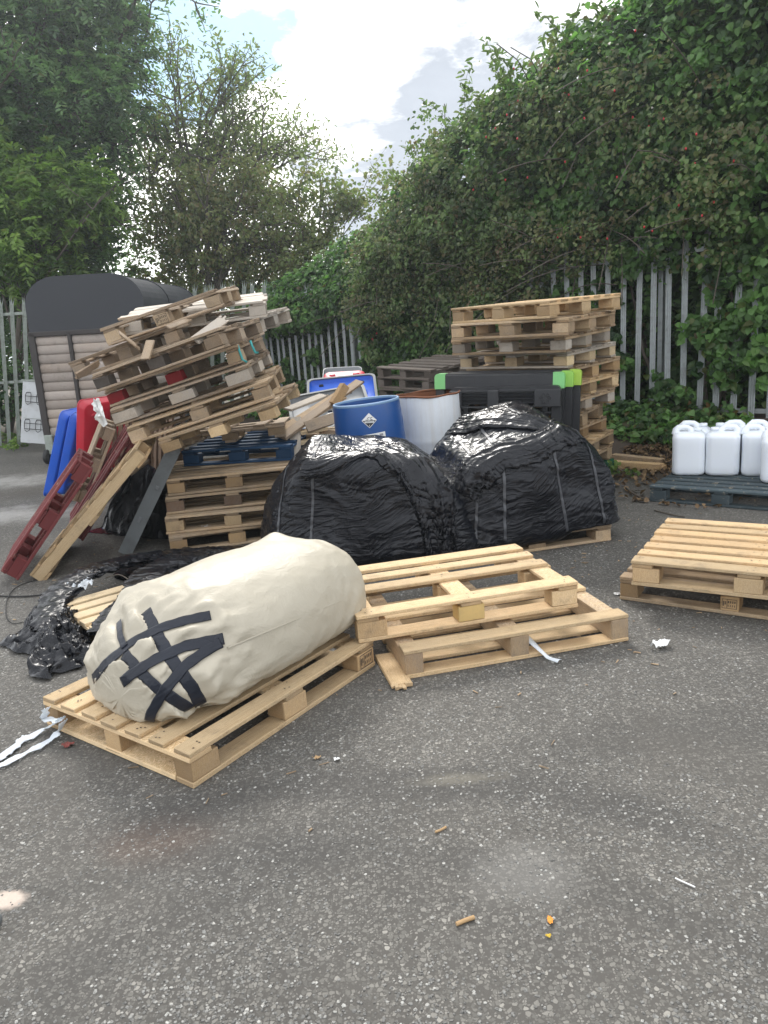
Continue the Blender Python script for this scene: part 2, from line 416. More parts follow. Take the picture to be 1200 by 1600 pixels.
def sack_material():
    m, nt, b = new_mat('cream_woven_sack')
    pos = nt.node('ShaderNodeTexCoord').outputs['Object']
    n = nt.noise(pos, 4.0, 5, 0.6); f = nt.noise(pos, 22.0, 5, 0.6, 1.0)
    col = nt.mix(n, (0.375, 0.338, 0.264), (0.455, 0.415, 0.332))
    col = nt.mix(nt.math('MULTIPLY', nt.smooth(f, 0.55, 0.8), 0.25), col, (0.27, 0.24, 0.18))
    nt.put(b.inputs['Base Color'], col)
    b.inputs['Roughness'].default_value = 0.48; b.inputs['Specular IOR Level'].default_value = 0.35
    wv = nt.node('ShaderNodeTexWave', i_0=pos, i_1=160.0); wv2 = nt.node('ShaderNodeTexWave', bands_direction='Z', i_0=pos, i_1=160.0)
    nn = nt.bump(nt.math('ADD', wv.outputs['Fac'], wv2.outputs['Fac']), 0.05, 0.002)
    cr = nt.math('ABSOLUTE', nt.math('SUBTRACT', nt.noise(pos, 7.0, 6, 0.6, 2.2), 0.5))
    nt.put(b.inputs['Normal'], nt.bump(cr, 0.32, 0.02, nn))
    return m
M_SACK = sack_material()
M_SALMON = plain('salmon_stripe', (0.55, 0.16, 0.10), 0.6)

def leaf_material(name, dark, light, brown=(0.16, 0.07, 0.03), trans=0.5, rough=0.42):
    m, nt, b = new_mat(name)
    t0, t1 = tint_of(nt)
    col = nt.mix(t0, dark, light)
    col = nt.mix(t1, col, brown)
    nt.put(b.inputs['Base Color'], col); b.inputs['Roughness'].default_value = rough; b.inputs['Specular IOR Level'].default_value = 0.4
    tr = nt.node('ShaderNodeBsdfTranslucent', i_0=nt.vmath('MULTIPLY', col, (1.25, 1.5, 0.9)))
    mx = nt.node('ShaderNodeMixShader', i_0=trans, i_1=b.outputs[0], i_2=tr.outputs[0])
    nt.l.new(mx.outputs[0], nt.n['Material Output'].inputs[0])
    return m
L_IVY = leaf_material('ivy_leaf', (0.022, 0.054, 0.020), (0.165, 0.310, 0.090))
L_BRAMBLE = leaf_material('bramble_leaf', (0.036, 0.066, 0.026), (0.200, 0.290, 0.105), brown=(0.22, 0.135, 0.085))
L_ASH = leaf_material('ash_leaf', (0.030, 0.066, 0.034), (0.210, 0.340, 0.140))
L_LIME = leaf_material('light_leaf', (0.060, 0.118, 0.028), (0.235, 0.345, 0.085))
L_OLIVE = leaf_material('olive_leaf', (0.052, 0.082, 0.034), (0.250, 0.310, 0.115), brown=(0.23, 0.15, 0.075))
L_LITTER = leaf_material('dead_leaf', (0.10, 0.055, 0.025), (0.32, 0.22, 0.12), brown=(0.05, 0.03, 0.02), trans=0.1, rough=0.7)
M_BARK = plain('bark', (0.085, 0.07, 0.055), 0.85, 0, 0.4, 12, bump=0.6, bscale=40)
M_BERRY = plain('red_berry', (0.45, 0.02, 0.03), 0.35)

def asphalt():
    m, nt, b = new_mat('worn_asphalt')
    pos = nt.node('ShaderNodeNewGeometry').outputs['Position']
    wp = nt.vmath('ADD', pos, nt.vmath('SCALE', nt.node('ShaderNodeTexNoise', i_0=pos, i_2=30.0).outputs[1], 0.012))
    def chips(scale, lo, hi, keep):
        v = nt.node('ShaderNodeTexVoronoi', voronoi_dimensions='2D', i_0=wp, i_2=scale)
        e = nt.node('ShaderNodeTexVoronoi', voronoi_dimensions='2D', feature='DISTANCE_TO_EDGE', i_0=wp, i_2=scale)
        s_ = nt.node('ShaderNodeSeparateColor', i_0=v.outputs['Color'])
        k = nt.smooth(s_.outputs[0], keep - 0.01, keep + 0.01)
        msk = nt.math('MULTIPLY', nt.math('MULTIPLY', nt.smooth(e.outputs['Distance'], lo, hi), nt.math('SUBTRACT', 1.0, nt.smooth(v.outputs['Distance'], .50, .60))), k)
        return msk, s_.outputs[1], s_.outputs[2]
    c1, r1, q1 = chips(70.0, 0.09, 0.15, 0.50)
    c2, r2, q2 = chips(125.0, 0.08, 0.16, 0.40)
    big = nt.noise(pos, 0.55, 5, 0.6); mid = nt.noise(pos, 3.0, 6, 0.65); fine = nt.noise(pos, 260.0, 3, 0.7)
    binder = nt.mix(mid, (0.080, 0.075, 0.068), (0.125, 0.118, 0.107))
    binder = nt.mix(nt.math('MULTIPLY', fine, 0.5), binder, (0.05, 0.048, 0.047))
    stone1 = nt.ramp(r1, [(0.0, (0.085, 0.082, 0.075)), (0.6, (0.145, 0.139, 0.126)), (0.9, (0.20, 0.192, 0.174)), (1.0, (0.29, 0.278, 0.252))])
    stone2 = nt.ramp(r2, [(0.0, (0.09, 0.087, 0.08)), (0.6, (0.15, 0.144, 0.132)), (1.0, (0.25, 0.24, 0.22))])
    col = nt.mix(nt.math('MULTIPLY', c2, 0.9), binder, stone2)
    col = nt.mix(c1, col, stone1)
    col = nt.mix(nt.smooth(big, 0.3, 0.7), nt.vmath('MULTIPLY', col, (0.80, 0.80, 0.80)), nt.vmath('MULTIPLY', col, (1.12, 1.11, 1.09)))
    # stains with a place of their own
    def spot(x, y, rx, ry, soft=0.6, nz=0.5):
        dv = nt.vmath('LENGTH', nt.vmath('MULTIPLY', nt.vmath('SUBTRACT', pos, (x, y, 0)), (1 / rx, 1 / ry, 0)))
        dv = nt.math('ADD', dv, nt.math('MULTIPLY', nt.math('SUBTRACT', nt.noise(pos, 4.0, 5, 0.7), 0.5), 2 * nz))
        return nt.math('SUBTRACT', 1.0, nt.smooth(dv, 1 - soft, 1.0))
    col = nt.mix(nt.math('MULTIPLY', spot(-0.86, 2.22, 0.33, 0.20, 0.9), 0.45), col, (0.10, 0.062, 0.045))
    def tyre(cx, cy, rad, half, a, y0, y1):
        q = nt.vmath('SUBTRACT', pos, (cx, cy, 0)); r_ = nt.vmath('LENGTH', nt.vmath('MULTIPLY', q, (1, 1, 0)))
        e = nt.math('ABSOLUTE', nt.math('SUBTRACT', nt.math('ADD', r_, nt.math('MULTIPLY', nt.math('SUBTRACT', mid, 0.5), half * 1.3)), rad))
        sp_ = nt.node('ShaderNodeSeparateXYZ', i_0=pos).outputs[0]
        win = nt.math('MULTIPLY', nt.smooth(sp_, y0, y0 + .5), nt.math('SUBTRACT', 1.0, nt.smooth(sp_, y1 - .4, y1)))
        return nt.math('MULTIPLY', nt.math('MULTIPLY', nt.math('SUBTRACT', 1.0, nt.smooth(e, half * .2, half)), a), win)
    col = nt.mix(tyre(-.25, .45, 2.02, .16, .5, -1.3, 1.2), col, (0.050, 0.048, 0.046))
    col = nt.mix(tyre(-.45, .10, 2.02, .12, .35, -1.6, 1.5), col, (0.055, 0.053, 0.05))
    col = nt.mix(tyre(1.6, -.9, 3.6, .2, .3, -2.2, 2.5), col, (0.055, 0.053, 0.05))
    worn = nt.smooth(nt.noise(pos, 1.3, 5, 0.65, 0.5), 0.5, 0.72)
    col = nt.mix(nt.math('MULTIPLY', worn, 0.55), col, nt.vmath('MULTIPLY', binder, (1.02, 1.0, 0.97)))
    col = nt.mix(nt.math('MULTIPLY', spot(-1.25, 1.98, 0.085, 0.05, 0.5, 0.9), 0.9), col, (0.56, 0.47, 0.40))
    col = nt.mix(nt.math('MULTIPLY', spot(-4.2, 7.9, 1.5, 0.6, 0.9, 0.8), 0.55), col, (0.46, 0.45, 0.43))
    col = nt.mix(nt.math('MULTIPLY', spot(-5.6, 10.2, 2.0, 0.8, 0.9, 0.8), 0.6), col, (0.42, 0.41, 0.39))
    col = nt.mix(nt.math('MULTIPLY', spot(-4.5, 9.2, 2.2, 0.6, 0.9, 0.8), 0.6), col, (0.07, 0.06, 0.052))
    col = nt.mix(nt.math('MULTIPLY', spot(0.35, 1.95, 0.25, 0.2, 0.9), 0.25), col, (0.32, 0.31, 0.29))
    col = nt.mix(nt.math('MULTIPLY', spot(0.2, 2.45, 0.25, 0.06, 0.9), 0.25), col, (0.34, 0.31, 0.24))
    nt.put(b.inputs['Base Color'], nt.vmath('MULTIPLY', col, (0.90, 0.895, 0.885)))
    nt.put(b.inputs['Roughness'], nt.math('SUBTRACT', 0.85, nt.math('MULTIPLY', c1, 0.18)))
    b.inputs['Specular IOR Level'].default_value = 0.3
    h = nt.math('ADD', nt.math('ADD', nt.math('MULTIPLY', c1, nt.math('ADD', 0.6, nt.math('MULTIPLY', q1, 0.8))), nt.math('MULTIPLY', c2, 0.5)), nt.math('MULTIPLY', fine, 0.25))
    nt.put(b.inputs['Normal'], nt.bump(h, 0.35, 0.003))
    return m
M_ASPHALT = asphalt()
M_SOIL = plain('leafy_soil', (0.05, 0.037, 0.027), 0.9, 0, 0.5, 14, bump=0.8, bscale=60)
M_EARTH = plain('rough_earth', (0.10, 0.085, 0.06), 0.9, 0, 0.4, 3, bump=0.5, bscale=40)

# ------------------------------------------------------------------ the ground
def ground():
    xs = np.concatenate([np.linspace(-300, -14, 8), np.linspace(-12, 8, 81), np.linspace(10, 300, 8)])
    ys = np.concatenate([np.linspace(-200, -2, 6), np.linspace(0, 16, 65), np.linspace(18, 500, 10)])
    X, Y = np.meshgrid(xs, ys, indexing='ij')
    P = np.stack([X.ravel(), Y.ravel(), np.zeros(X.size)], 1)
    near = np.clip(1 - np.abs(P[:, 1] - 6) / 12, 0, 1)
    P[:, 2] = fbm(P, 0.6, 2, 5) * 0.0008 * near - 0.0008
    nx, ny = X.shape; i, j = np.meshgrid(np.arange(nx - 1), np.arange(ny - 1), indexing='ij'); a = (i * ny + j).ravel()
    o = mesh_np('ground', P, np.stack([a, a + ny, a + ny + 1, a + 1], 1), M_ASPHALT, smooth=True)
    tag(o, kind='structure')
ground()

FENCE_O = Vector((3.4, 9.0, 0)); FENCE_D = Vector((-0.681, 0.732, 0)).normalized(); FENCE_N = Vector((-0.732, -0.681, 0)).normalized()   # N points at the yard
FENCE_BASE = 0.42
def fence_pt(t, off=0.0, z=0.0): return FENCE_O + FENCE_D * t + FENCE_N * off + Vector((0, 0, z))
def soil_bank():
    T = np.linspace(-5, 8.3, 90); O = np.concatenate([np.linspace(2.5, 1.2, 14), np.linspace(1.15, -3.0, 30)])
    rows = []
    for t in T:
        row = []
        for o in O:
            p = fence_pt(t, o + 0.25 * math.sin(t * 1.7) * (o > 0.6) + 0.12 * math.sin(t * 4.1) * (o > 0.6))
            k = min(max((1.15 - o) / 1.1, 0), 1); k = k * k * (3 - 2 * k)
            row.append([p.x, p.y, -0.010 + .012 * min(1, max(0, (2.3 - o) / .6)) + FENCE_BASE * k])
        rows.append(row)
    P = np.array(rows).reshape(-1, 3); P[:, 2] += np.where(P[:, 2] > .02, fbm(P, 2.5, 4, 3) * 0.03 + 0.012, fbm(P, 3.5, 5, 9) * .012)
    nx, ny = len(T), len(O); i, j = np.meshgrid(np.arange(nx - 1), np.arange(ny - 1), indexing='ij'); a = (i * ny + j).ravel()
    o = mesh_np('earth_bank', P, np.stack([a, a + ny, a + ny + 1, a + 1], 1), M_SOIL, smooth=True); tag(o, kind='structure')
    return P
soil_bank()
def back_terrain():
    mb = MB(); R = []
    for x in np.linspace(-60, 60, 60):
        R.append([(x, y, 0.25 * min(1, max(0, (y - 14.9) / 1.5)) + 0.1 * math.sin(x * 0.6 + y) * (y > 16) - 0.02) for y in np.linspace(14.6, 60, 30)])
    mb.grid(R); tag(mb.build('verge', M_EARTH, smooth=True), kind='structure')
back_terrain()
# ------------------------------------------------------------------ pallets
def stamp(parent, face_c, nx, up, s, seed):
    """burnt-in mark on a block face: a frame with a few strokes"""
    rnd = random.Random(seed); mb = MB(); n = Vector(nx).normalized(); u = Vector(up).normalized(); r = u.cross(n)
    c = Vector(face_c) + n * 0.0015
    def bar(x0, y0, x1, y1):
        mb.poly([tuple(c + r * a + u * b_) for a, b_ in ((x0, y0), (x1, y0), (x1, y1), (x0, y1))])
    k = 0.05 * s; h = 0.036 * s; t = 0.004 * s
    for a in (-1, 1):
        bar(min(a * k, a * (k - t)), -h, max(a * k, a * (k - t)), h); bar(-k + t, min(a * h, a * (h - t)), k - t, max(a * h, a * (h - t)))
    bar(-k * 0.35, -h, -k * 0.35 + t, h)
    for i in range(4):
        x = -k * 0.2 + i * k * 0.28; bar(x, h * 0.15, x + k * 0.16, h * 0.65)
        bar(x, -h * 0.6, x + k * 0.1, -h * 0.15)
    bar(-k * 0.85, -h * 0.5, -k * 0.7, h * 0.5); bar(-k * 0.62, -h * 0.2, -k * 0.48, h * 0.5)
    mb.build('stamp', M_INKGREY, parent)

def pallet(label, dims, loc, rot, mat, group=None, seed=0, nb=7, bw=0.098, style='block', blockmat=None, keep=None, tone=(0.36, 0.62),
           skid=True, perimeter=False, bev=0.003, nails=False, blocks=(0.145, 0.1), jit=0.0015, warm=0.5, special=None, base=0.0, stamps=(), name='pallet', boardmat=None, mess=1.0):
    """a pallet whose origin is the middle of its base; deck boards run along the first dimension"""
    L, W, H = dims; rnd = random.Random(seed * 7 + 11)
    root = thing(name, label, 'pallet', loc, rot, group)
    td, ts, tb = 0.021, 0.021, 0.021
    if not skid: tb = 0.0
    def tn(): return (rnd.uniform(*tone), rnd.uniform(0, 1) * warm)
    bm_ = boardmat or mat
    # deck: slats lie side by side
    mb = MB(); nb_pos = []
    for i in range(nb):
        if keep and i not in keep: continue
        wdt = bw * rnd.uniform(0.94, 1.05) * (1.25 if i in (0, nb - 1) and nb <= 5 else 1)
        y = -W / 2 + bw / 2 + (W - bw) * i / (nb - 1); y = max(-W / 2 + wdt / 2, min(W / 2 - wdt / 2, y))
        nb_pos.append((y, wdt))
        mb.box((rnd.uniform(-.004, .004) * mess ** 1.6, y, H - td / 2 - rnd.uniform(0, 0.0015)), (L * rnd.uniform(0.99, 1.0), wdt, td), rot=(rnd.gauss(0, .006) * mess, rnd.gauss(0, .001) * mess, rnd.gauss(0, .003) * mess), bev=bev, tint=tn(), axis=0, rnd=rnd, jit=jit)
    if nails:
        for y, wdt in nb_pos:
            for x in (-L / 2 + 0.05, 0, L / 2 - 0.05):
                for k in range(3):
                    px_, py_ = x + rnd.uniform(-.035, .035), y + rnd.uniform(-.35, .35) * wdt
                    r_ = 0.0042
                    mb.poly([(px_ + r_ * math.cos(a), py_ + r_ * math.sin(a), H + 0.0012) for a in np.linspace(0, 2 * PI, 7)[:-1]], None, (0.5, 0.5), 1)
    mb.build('deck', [bm_, M_NAIL], root)
    xs = (-L / 2, 0, L / 2); ys = (-W / 2, 0, W / 2); bl, bwid = blocks
    def cl(v, half, lim): return max(-lim + half, min(lim - half, v))
    if style == 'block':
        for x in xs:
            m2 = MB(); wd = min(bl, 0.11)
            m2.box((cl(x, wd / 2, L / 2 - 0.004), 0, H - td - ts / 2), (wd, W * 0.992, ts - 0.0012), bev=bev, tint=tn(), axis=1, rnd=rnd, jit=jit)
            m2.build('cross_board', bm_, root)
        zb0, zb1 = tb, H - td - ts
        k = 0
        for x in xs:
            for y in ys:
                m3 = MB(); sz = (bl * rnd.uniform(.95, 1.03), bwid * rnd.uniform(.95, 1.05), zb1 - zb0 - 0.0012)
                lx, ly = cl(x, sz[0] / 2, L / 2 - 0.006), cl(y, sz[1] / 2, W / 2 - 0.006)
                mm = (special or {}).get(k, blockmat or mat)
                m3.box((lx, ly, (zb0 + zb1) / 2), sz, rot=(0, 0, rnd.gauss(0, .02) * mess), bev=bev, tint=tn(), axis=0 if rnd.random() < .5 else 1, rnd=rnd, jit=jit)
                blk = m3.build('block', mm, root)
                if k in stamps:
                    zc_ = (zb0 + zb1) / 2
                    stamp(blk, (lx, ly - sz[1] / 2 - .002, zc_), (0, -1, 0), (0, 0, 1), min(1.0, sz[0] / 0.125), seed + k)
                k += 1
        if skid:
            for y in ys:
                m4 = MB(); wd = 0.1
                m4.box((0, cl(y, wd / 2, W / 2 - 0.003), tb / 2), (L * 0.995, wd, tb), rot=(0, 0, rnd.gauss(0, .002)), bev=bev, tint=tn(), axis=0, rnd=rnd, jit=jit)
                m4.build('skid_board', bm_, root)
            if perimeter:
                for x in (-1, 1):
                    m4 = MB(); m4.box((x * (L / 2 - 0.052), 0, tb / 2 + 0.0015), (0.1, W - 0.21, tb), bev=bev, tint=tn(), axis=1, rnd=rnd, jit=jit)
                    m4.build('skid_board', bm_, root)
    else:                                  # long solid stringers across the deck boards
        for x in xs:
            m2 = MB(); wd = 0.095
            m2.box((cl(x, wd / 2, L / 2 - 0.004), 0, (tb + H - td) / 2), (wd, W * 0.995, H - td - tb - 0.0012), bev=bev, tint=tn(), axis=1, rnd=rnd, jit=jit)
            m2.build('stringer', blockmat or mat, root)
        if skid:
            for y in ys:
                m4 = MB(); wd = 0.1
                m4.box((0, cl(y, wd / 2, W / 2 - 0.003), tb / 2), (L * 0.995, wd, tb), rot=(0, 0, rnd.gauss(0, .003)), bev=bev, tint=tn(), axis=0, rnd=rnd, jit=jit)
                m4.build('skid_board', bm_, root)
    return root

R3 = lambda a, b, c_: (a, b, c_)
PA = pallet('new pale pallet lying in front with the cream sack on top', (1.2, 1.0, .146), (-.851, 3.283, 0), (0, 0, .946), W_FRESH, seed=1, perimeter=True, nails=True, blockmat=W_CHIP, stamps=(6,), warm=.35)
# upside down: deck on the asphalt, its three skids upward
PB = pallet('upside-down pale pallet with three long solid bearers, flat on the asphalt', (1.2, 1.0, .146), (.522, 3.905, .146), (PI, 0, .215), W_FRESH, seed=2, style='stringer', nails=True, blockmat=W_TAN, warm=.5)
PC = pallet('pale pallet with missing deck boards and a yellow-ended block, resting on the upside-down one', (1.2, .8, .146), (.320, 3.941, .1475), (0, 0, .232), W_FRESH, seed=3, nb=5, bw=.088, keep=(0, 2, 3, 4), nails=True, warm=.5,
            special={3: plain('yellow_block_paint', (.54, .38, .15), .7, dirt=.2)})
PR0 = pallet('stamped pallet flat on the asphalt under the clean seven-slat pallet', (1.2, 1.0, .146), (2.130, 4.196, 0), (0, 0, -.612), W_TAN, seed=4, nails=False, blockmat=W_CHIP, stamps=(3,), blocks=(.1, .145))
PR1 = pallet('clean bright seven-slat pallet lying on the stamped one beside the paper scrap', (1.2, 1.0, .146), (2.137, 4.070, .1475), (0, 0, -.563), W_FRESH, seed=5, nails=True, warm=.8, blocks=(.145, .14))
PD = pallet('small pale pallet behind the cream sack, half under black film', (1.2, .8, .14), (-1.375, 4.481, 0), (0, 0, .72), W_PALE, seed=6, nb=6, bw=.1, warm=.2, tone=(.46, .58))
PJ = pallet('slate painted pallet carrying the white jerrycans', (1.2, 1.0, .146), (3.158, 6.463, .0), (0, 0, -.687), W_TEAL, seed=7, nb=7, blocks=(.145, .13), bev=.004)
PRB = pallet('tan pallet underneath the strapped black bale on the right', (1.2, 1.0, .13), (.994, 5.689, 0), (0, 0, .227), W_TAN, seed=8, blocks=(.13, .13))
# straight stack left
g = 'pallets of the straight stack on the left'
for k, (lab, x, y, z, yaw, mt, bmat) in enumerate([
    ('bottom pallet of the straight left stack, resting on black film', -1.361, 6.456, .002, .262, W_TAN, W_CHIP),
    ('orange-blocked pallet second from the ground in the straight left stack', -1.315, 6.474, .150, .122, W_TAN, W_FRESH),
    ('brown-blocked pallet third from the ground in the straight left stack', -1.337, 6.575, .298, .166, W_TAN, W_BROWN),
    ('chipboard-blocked pallet directly beneath the blue pallet', -1.314, 6.597, .446, .167, W_TAN, W_CHIP)]):
    pallet(lab, (1.1, 1.0, .146), (x, y, z), (0, 0, yaw), mt, g, seed=20 + k, blockmat=bmat, tone=(.33, .58), stamps=())
pallet('dark blue painted pallet near the middle of the left pile', (1.0, 1.2, .14), (-1.224, 7.168, .594), (0, 0, -.082), W_BLUE, seed=30, nb=6, style='block', blocks=(.15, .12))
pallet('tan pallet lying level on the blue one, under the leaning stack', (1.2, 1.0, .13), (-1.375, 7.27, .736), (-.03, .06, .07 + PI / 2), W_OLD, seed=31, nb=6, bw=.11, blockmat=W_TAN, keep=(0, 1, 3, 5), blocks=(.1, .145))
# leaning stack
g = 'pallets of the leaning stack'
LEAN = [
    ('orange-blocked skidless pallet, lowest of the leaning stack', (1.0, 1.0, .12), (-1.19, 6.30, .985), (.09, -.243, -.12), W_TAN, dict(skid=False, blockmat=W_FRESH, nb=6)),
    ('tan pallet second from the bottom of the leaning stack', (1.2, 1.0, .146), (-1.385, 6.40, 1.095), (.09, -.245, -.02), W_TAN, dict(blockmat=W_TAN)),
    ('grey pallet with wide silvery blocks low in the leaning stack', (1.2, 1.0, .146), (-1.505, 6.471, 1.236), (.091, -.2445, -.0673), W_OLD, dict(blockmat=W_SILVER, blocks=(.2, .13), keep=(0, 1, 2, 4, 5, 6))),
    ('grey pallet with two bright red blocks in the leaning stack', (1.2, .8, .146), (-1.549, 6.446, 1.378), (.0955, -.2400, -.1283), W_OLD, dict(special={0: W_BRIGHTRED, 3: W_BRIGHTRED, 6: W_TAN}, nb=5, blocks=(.13, .12))),
    ('dark-blocked grey pallet below the one sticking out to the left', (1.2, .8, .146), (-1.548, 6.22, 1.512), (.105, -.2350, -.2865), W_OLD, dict(special={0: W_DARK, 3: W_DARK}, nb=5)),
    ('grey pallet sticking out furthest left from the leaning stack', (1.0, 1.2, .146), (-1.930, 6.834, 1.615), (.1017, -.2400, -.1548), W_OLD, dict(nb=6, blocks=(.12, .12))),
    ('stamped tan pallet on the very top of the leaning stack, strongly tilted', (1.0, .8, .146), (-1.611, 6.50, 1.838), (.0926, -.2438, -.0743), W_OLD, dict(blockmat=W_TAN, nb=6, keep=(0, 3, 5), stamps=(3,), blocks=(.13, .12))),
    ('silvered pallet with an unbroken slatted top, behind the tilted top one', (1.2, .95, .146), (-1.525, 6.98, 1.862), (.131, -.056, .121), W_SILVER, dict(nb=8, bw=.098, tone=(.5, .62))),
    ('silvered pallet jutting out to the right towards the fence', (1.2, .8, .146), (-1.421, 7.20, 1.700), (.121, -.096, -.248), W_SILVER, dict(nb=5, blocks=(.12, .1)))]
for k, (lab, dm, p, r, mt, kw) in enumerate(LEAN):
    kw = dict(kw); tn_ = kw.pop('tone', (.32, .62))
    pallet(lab, dm, p, r, mt, g, seed=40 + k, tone=tn_, jit=.004, mess=3.2, **kw)
# tall stack right, built up from the ground
g = 'pallets of the tall stack on the right'
TALL = [
    ('green painted pallet at the foot of the tall right stack', 1.70, 7.66, .030, -.604, W_GREEN, W_GREEN),
    ('tan pallet standing right on the green painted one', 1.661, 7.640, .190, -.647, W_TAN, W_TAN),
    ('splintered tan pallet third from the ground in the tall right stack', 1.683, 7.650, .339, -.627, W_FRESH, W_TAN),
    ('set-back tan pallet fourth from the ground in the tall right stack', 1.597, 7.670, .488, -.710, W_TAN, W_CHIP),
    ('narrow-looking tan pallet fifth from the ground in the tall right stack', 1.526, 7.500, .637, -.637, W_TAN, W_TAN),
    ('pallet with pale grey blocks halfway up the tall right stack', 1.624, 7.553, .787, -.806, W_TAN, W_SILVER),
    ('tan pallet level with the lime plastic corners, just above the pale-blocked one', 1.691, 7.634, .936, -.802, W_FRESH, W_FRESH),
    ('tan pallet just above the lime plastic corners in the tall right stack', 1.727, 7.700, 1.085, -.787, W_TAN, W_CHIP),
    ('pale pallet fourth from the top of the tall right stack, rough lower edge', 1.646, 7.560, 1.235, -.744, W_SILVER, W_PALE),
    ('pallet third from the top of the tall right stack', 1.551, 7.400, 1.384, -.690, W_TAN, W_SILVER),
    ('tan pallet second from the top of the tall right stack', 1.530, 7.185, 1.533, -.7024, W_TAN, W_TAN),
    ('freshest pallet, turned aslant on the very top of the tall right stack', 1.547, 7.196, 1.682, -.9243, W_FRESH, W_FRESH)]
for k, (lab, x, y, z, yaw, mt, bmat) in enumerate(TALL):
    pallet(lab, (1.2, 1.0, .146), (x, y, z), (.040 * min(1, .3 + k / 5), .014, yaw), mt, g, seed=70 + k, blockmat=bmat, tone=(.34, .62), warm=.8, blocks=(.145, .13), keep=(0, 1, 3, 4, 5, 6) if k in (2, 4) else None)
# dark stack behind the drums
g = 'weathered dark pallets stacked behind the drums'
for k in range(8):
    rr = random.Random(90 + k)
    top = k == 7; z = .05 + .149 * k
    lab = ('dark weathered pallet on top of the stack behind the drums' if top else 'dark weathered pallet second from the top behind the drums' if k == 6 else
           'dark weathered pallet lower down in the stack behind the drums')
    pallet(lab, (1.2, 1.0, .146), (.78 + rr.uniform(-.05, .05) * (not top), 9.6 + rr.uniform(-.05, .05), z), (.02 + .07 * top, .01 + .02 * top, -1.02 + rr.uniform(-.12, .12) * (not top)), W_DARK, g, seed=90 + k, nb=6, tone=(.4, .62), blocks=(.145, .13))
# short stack under the loose planks
g = 'pallets under the loose planks'
for k in range(5):
    rr = random.Random(120 + k)
    pallet('old tan pallet in the low stack under the loose planks' if k < 4 else 'top pallet of the low stack under the loose planks', (.9, 1.1, .146), (-.28 + rr.uniform(-.04, .04), 7.62 + rr.uniform(-.05, .05), .149 * k), (0, 0, .06 + rr.uniform(-.1, .1)), W_OLD if k % 2 else W_TAN, g, seed=120 + k, nb=6, blockmat=W_TAN)
# leaning ones at the left
g = 'pallets propped up at the left end of the pile'
def turned(e, a): return (Euler(e).to_matrix() @ Euler((0, 0, a)).to_matrix()).to_euler()
pallet('yellowish pallet propped up steeply, its solid side towards the yard', (1.0, 1.25, .12), (-2.269, 5.93, .425), turned((.05, -.779, .16), -PI / 2), W_FRESH, g, seed=140, nb=7, bw=.11, style='stringer', tone=(.36, .46), warm=.9)
pallet('dark red painted pallet propped up at the far left, nearest the camera', (1.0, .9, .14), (-2.61, 5.84, .405), (-.02, -.867, .36), W_RED, g, seed=141, nb=5, boardmat=W_REDWORN, blocks=(.15, .12), tone=(.45, .6))
pallet('dark red painted pallet propped up behind the front red one', (1.0, .9, .14), (-2.46, 6.70, .47), (.0, -.90, .36), W_RED, g, seed=142, nb=5, boardmat=W_REDWORN, blocks=(.15, .12), tone=(.4, .55))
pallet('weathered grey pallet propped up between the red pallets and the brown one', (.75, .8, .13), (-2.70, 7.15, .62), (.05, -1.08, .30), W_OLD, g, seed=143, nb=5, blocks=(.12, .1))
pallet('dark brown pallet standing on edge beside the red lid', (1.05, 1.0, .13), (-2.72, 8.30, .56), (0, -1.50, .75), W_BROWN, g, seed=144, nb=6, blocks=(.12, .1), tone=(.4, .6))
pallet('brown pallet standing on edge under the left end of the leaning stack', (1.1, 1.0, .13), (-2.20, 7.75, .56), (0, -1.42, .55), W_BROWN, g, seed=145, nb=6, blocks=(.12, .1), tone=(.5, .75))
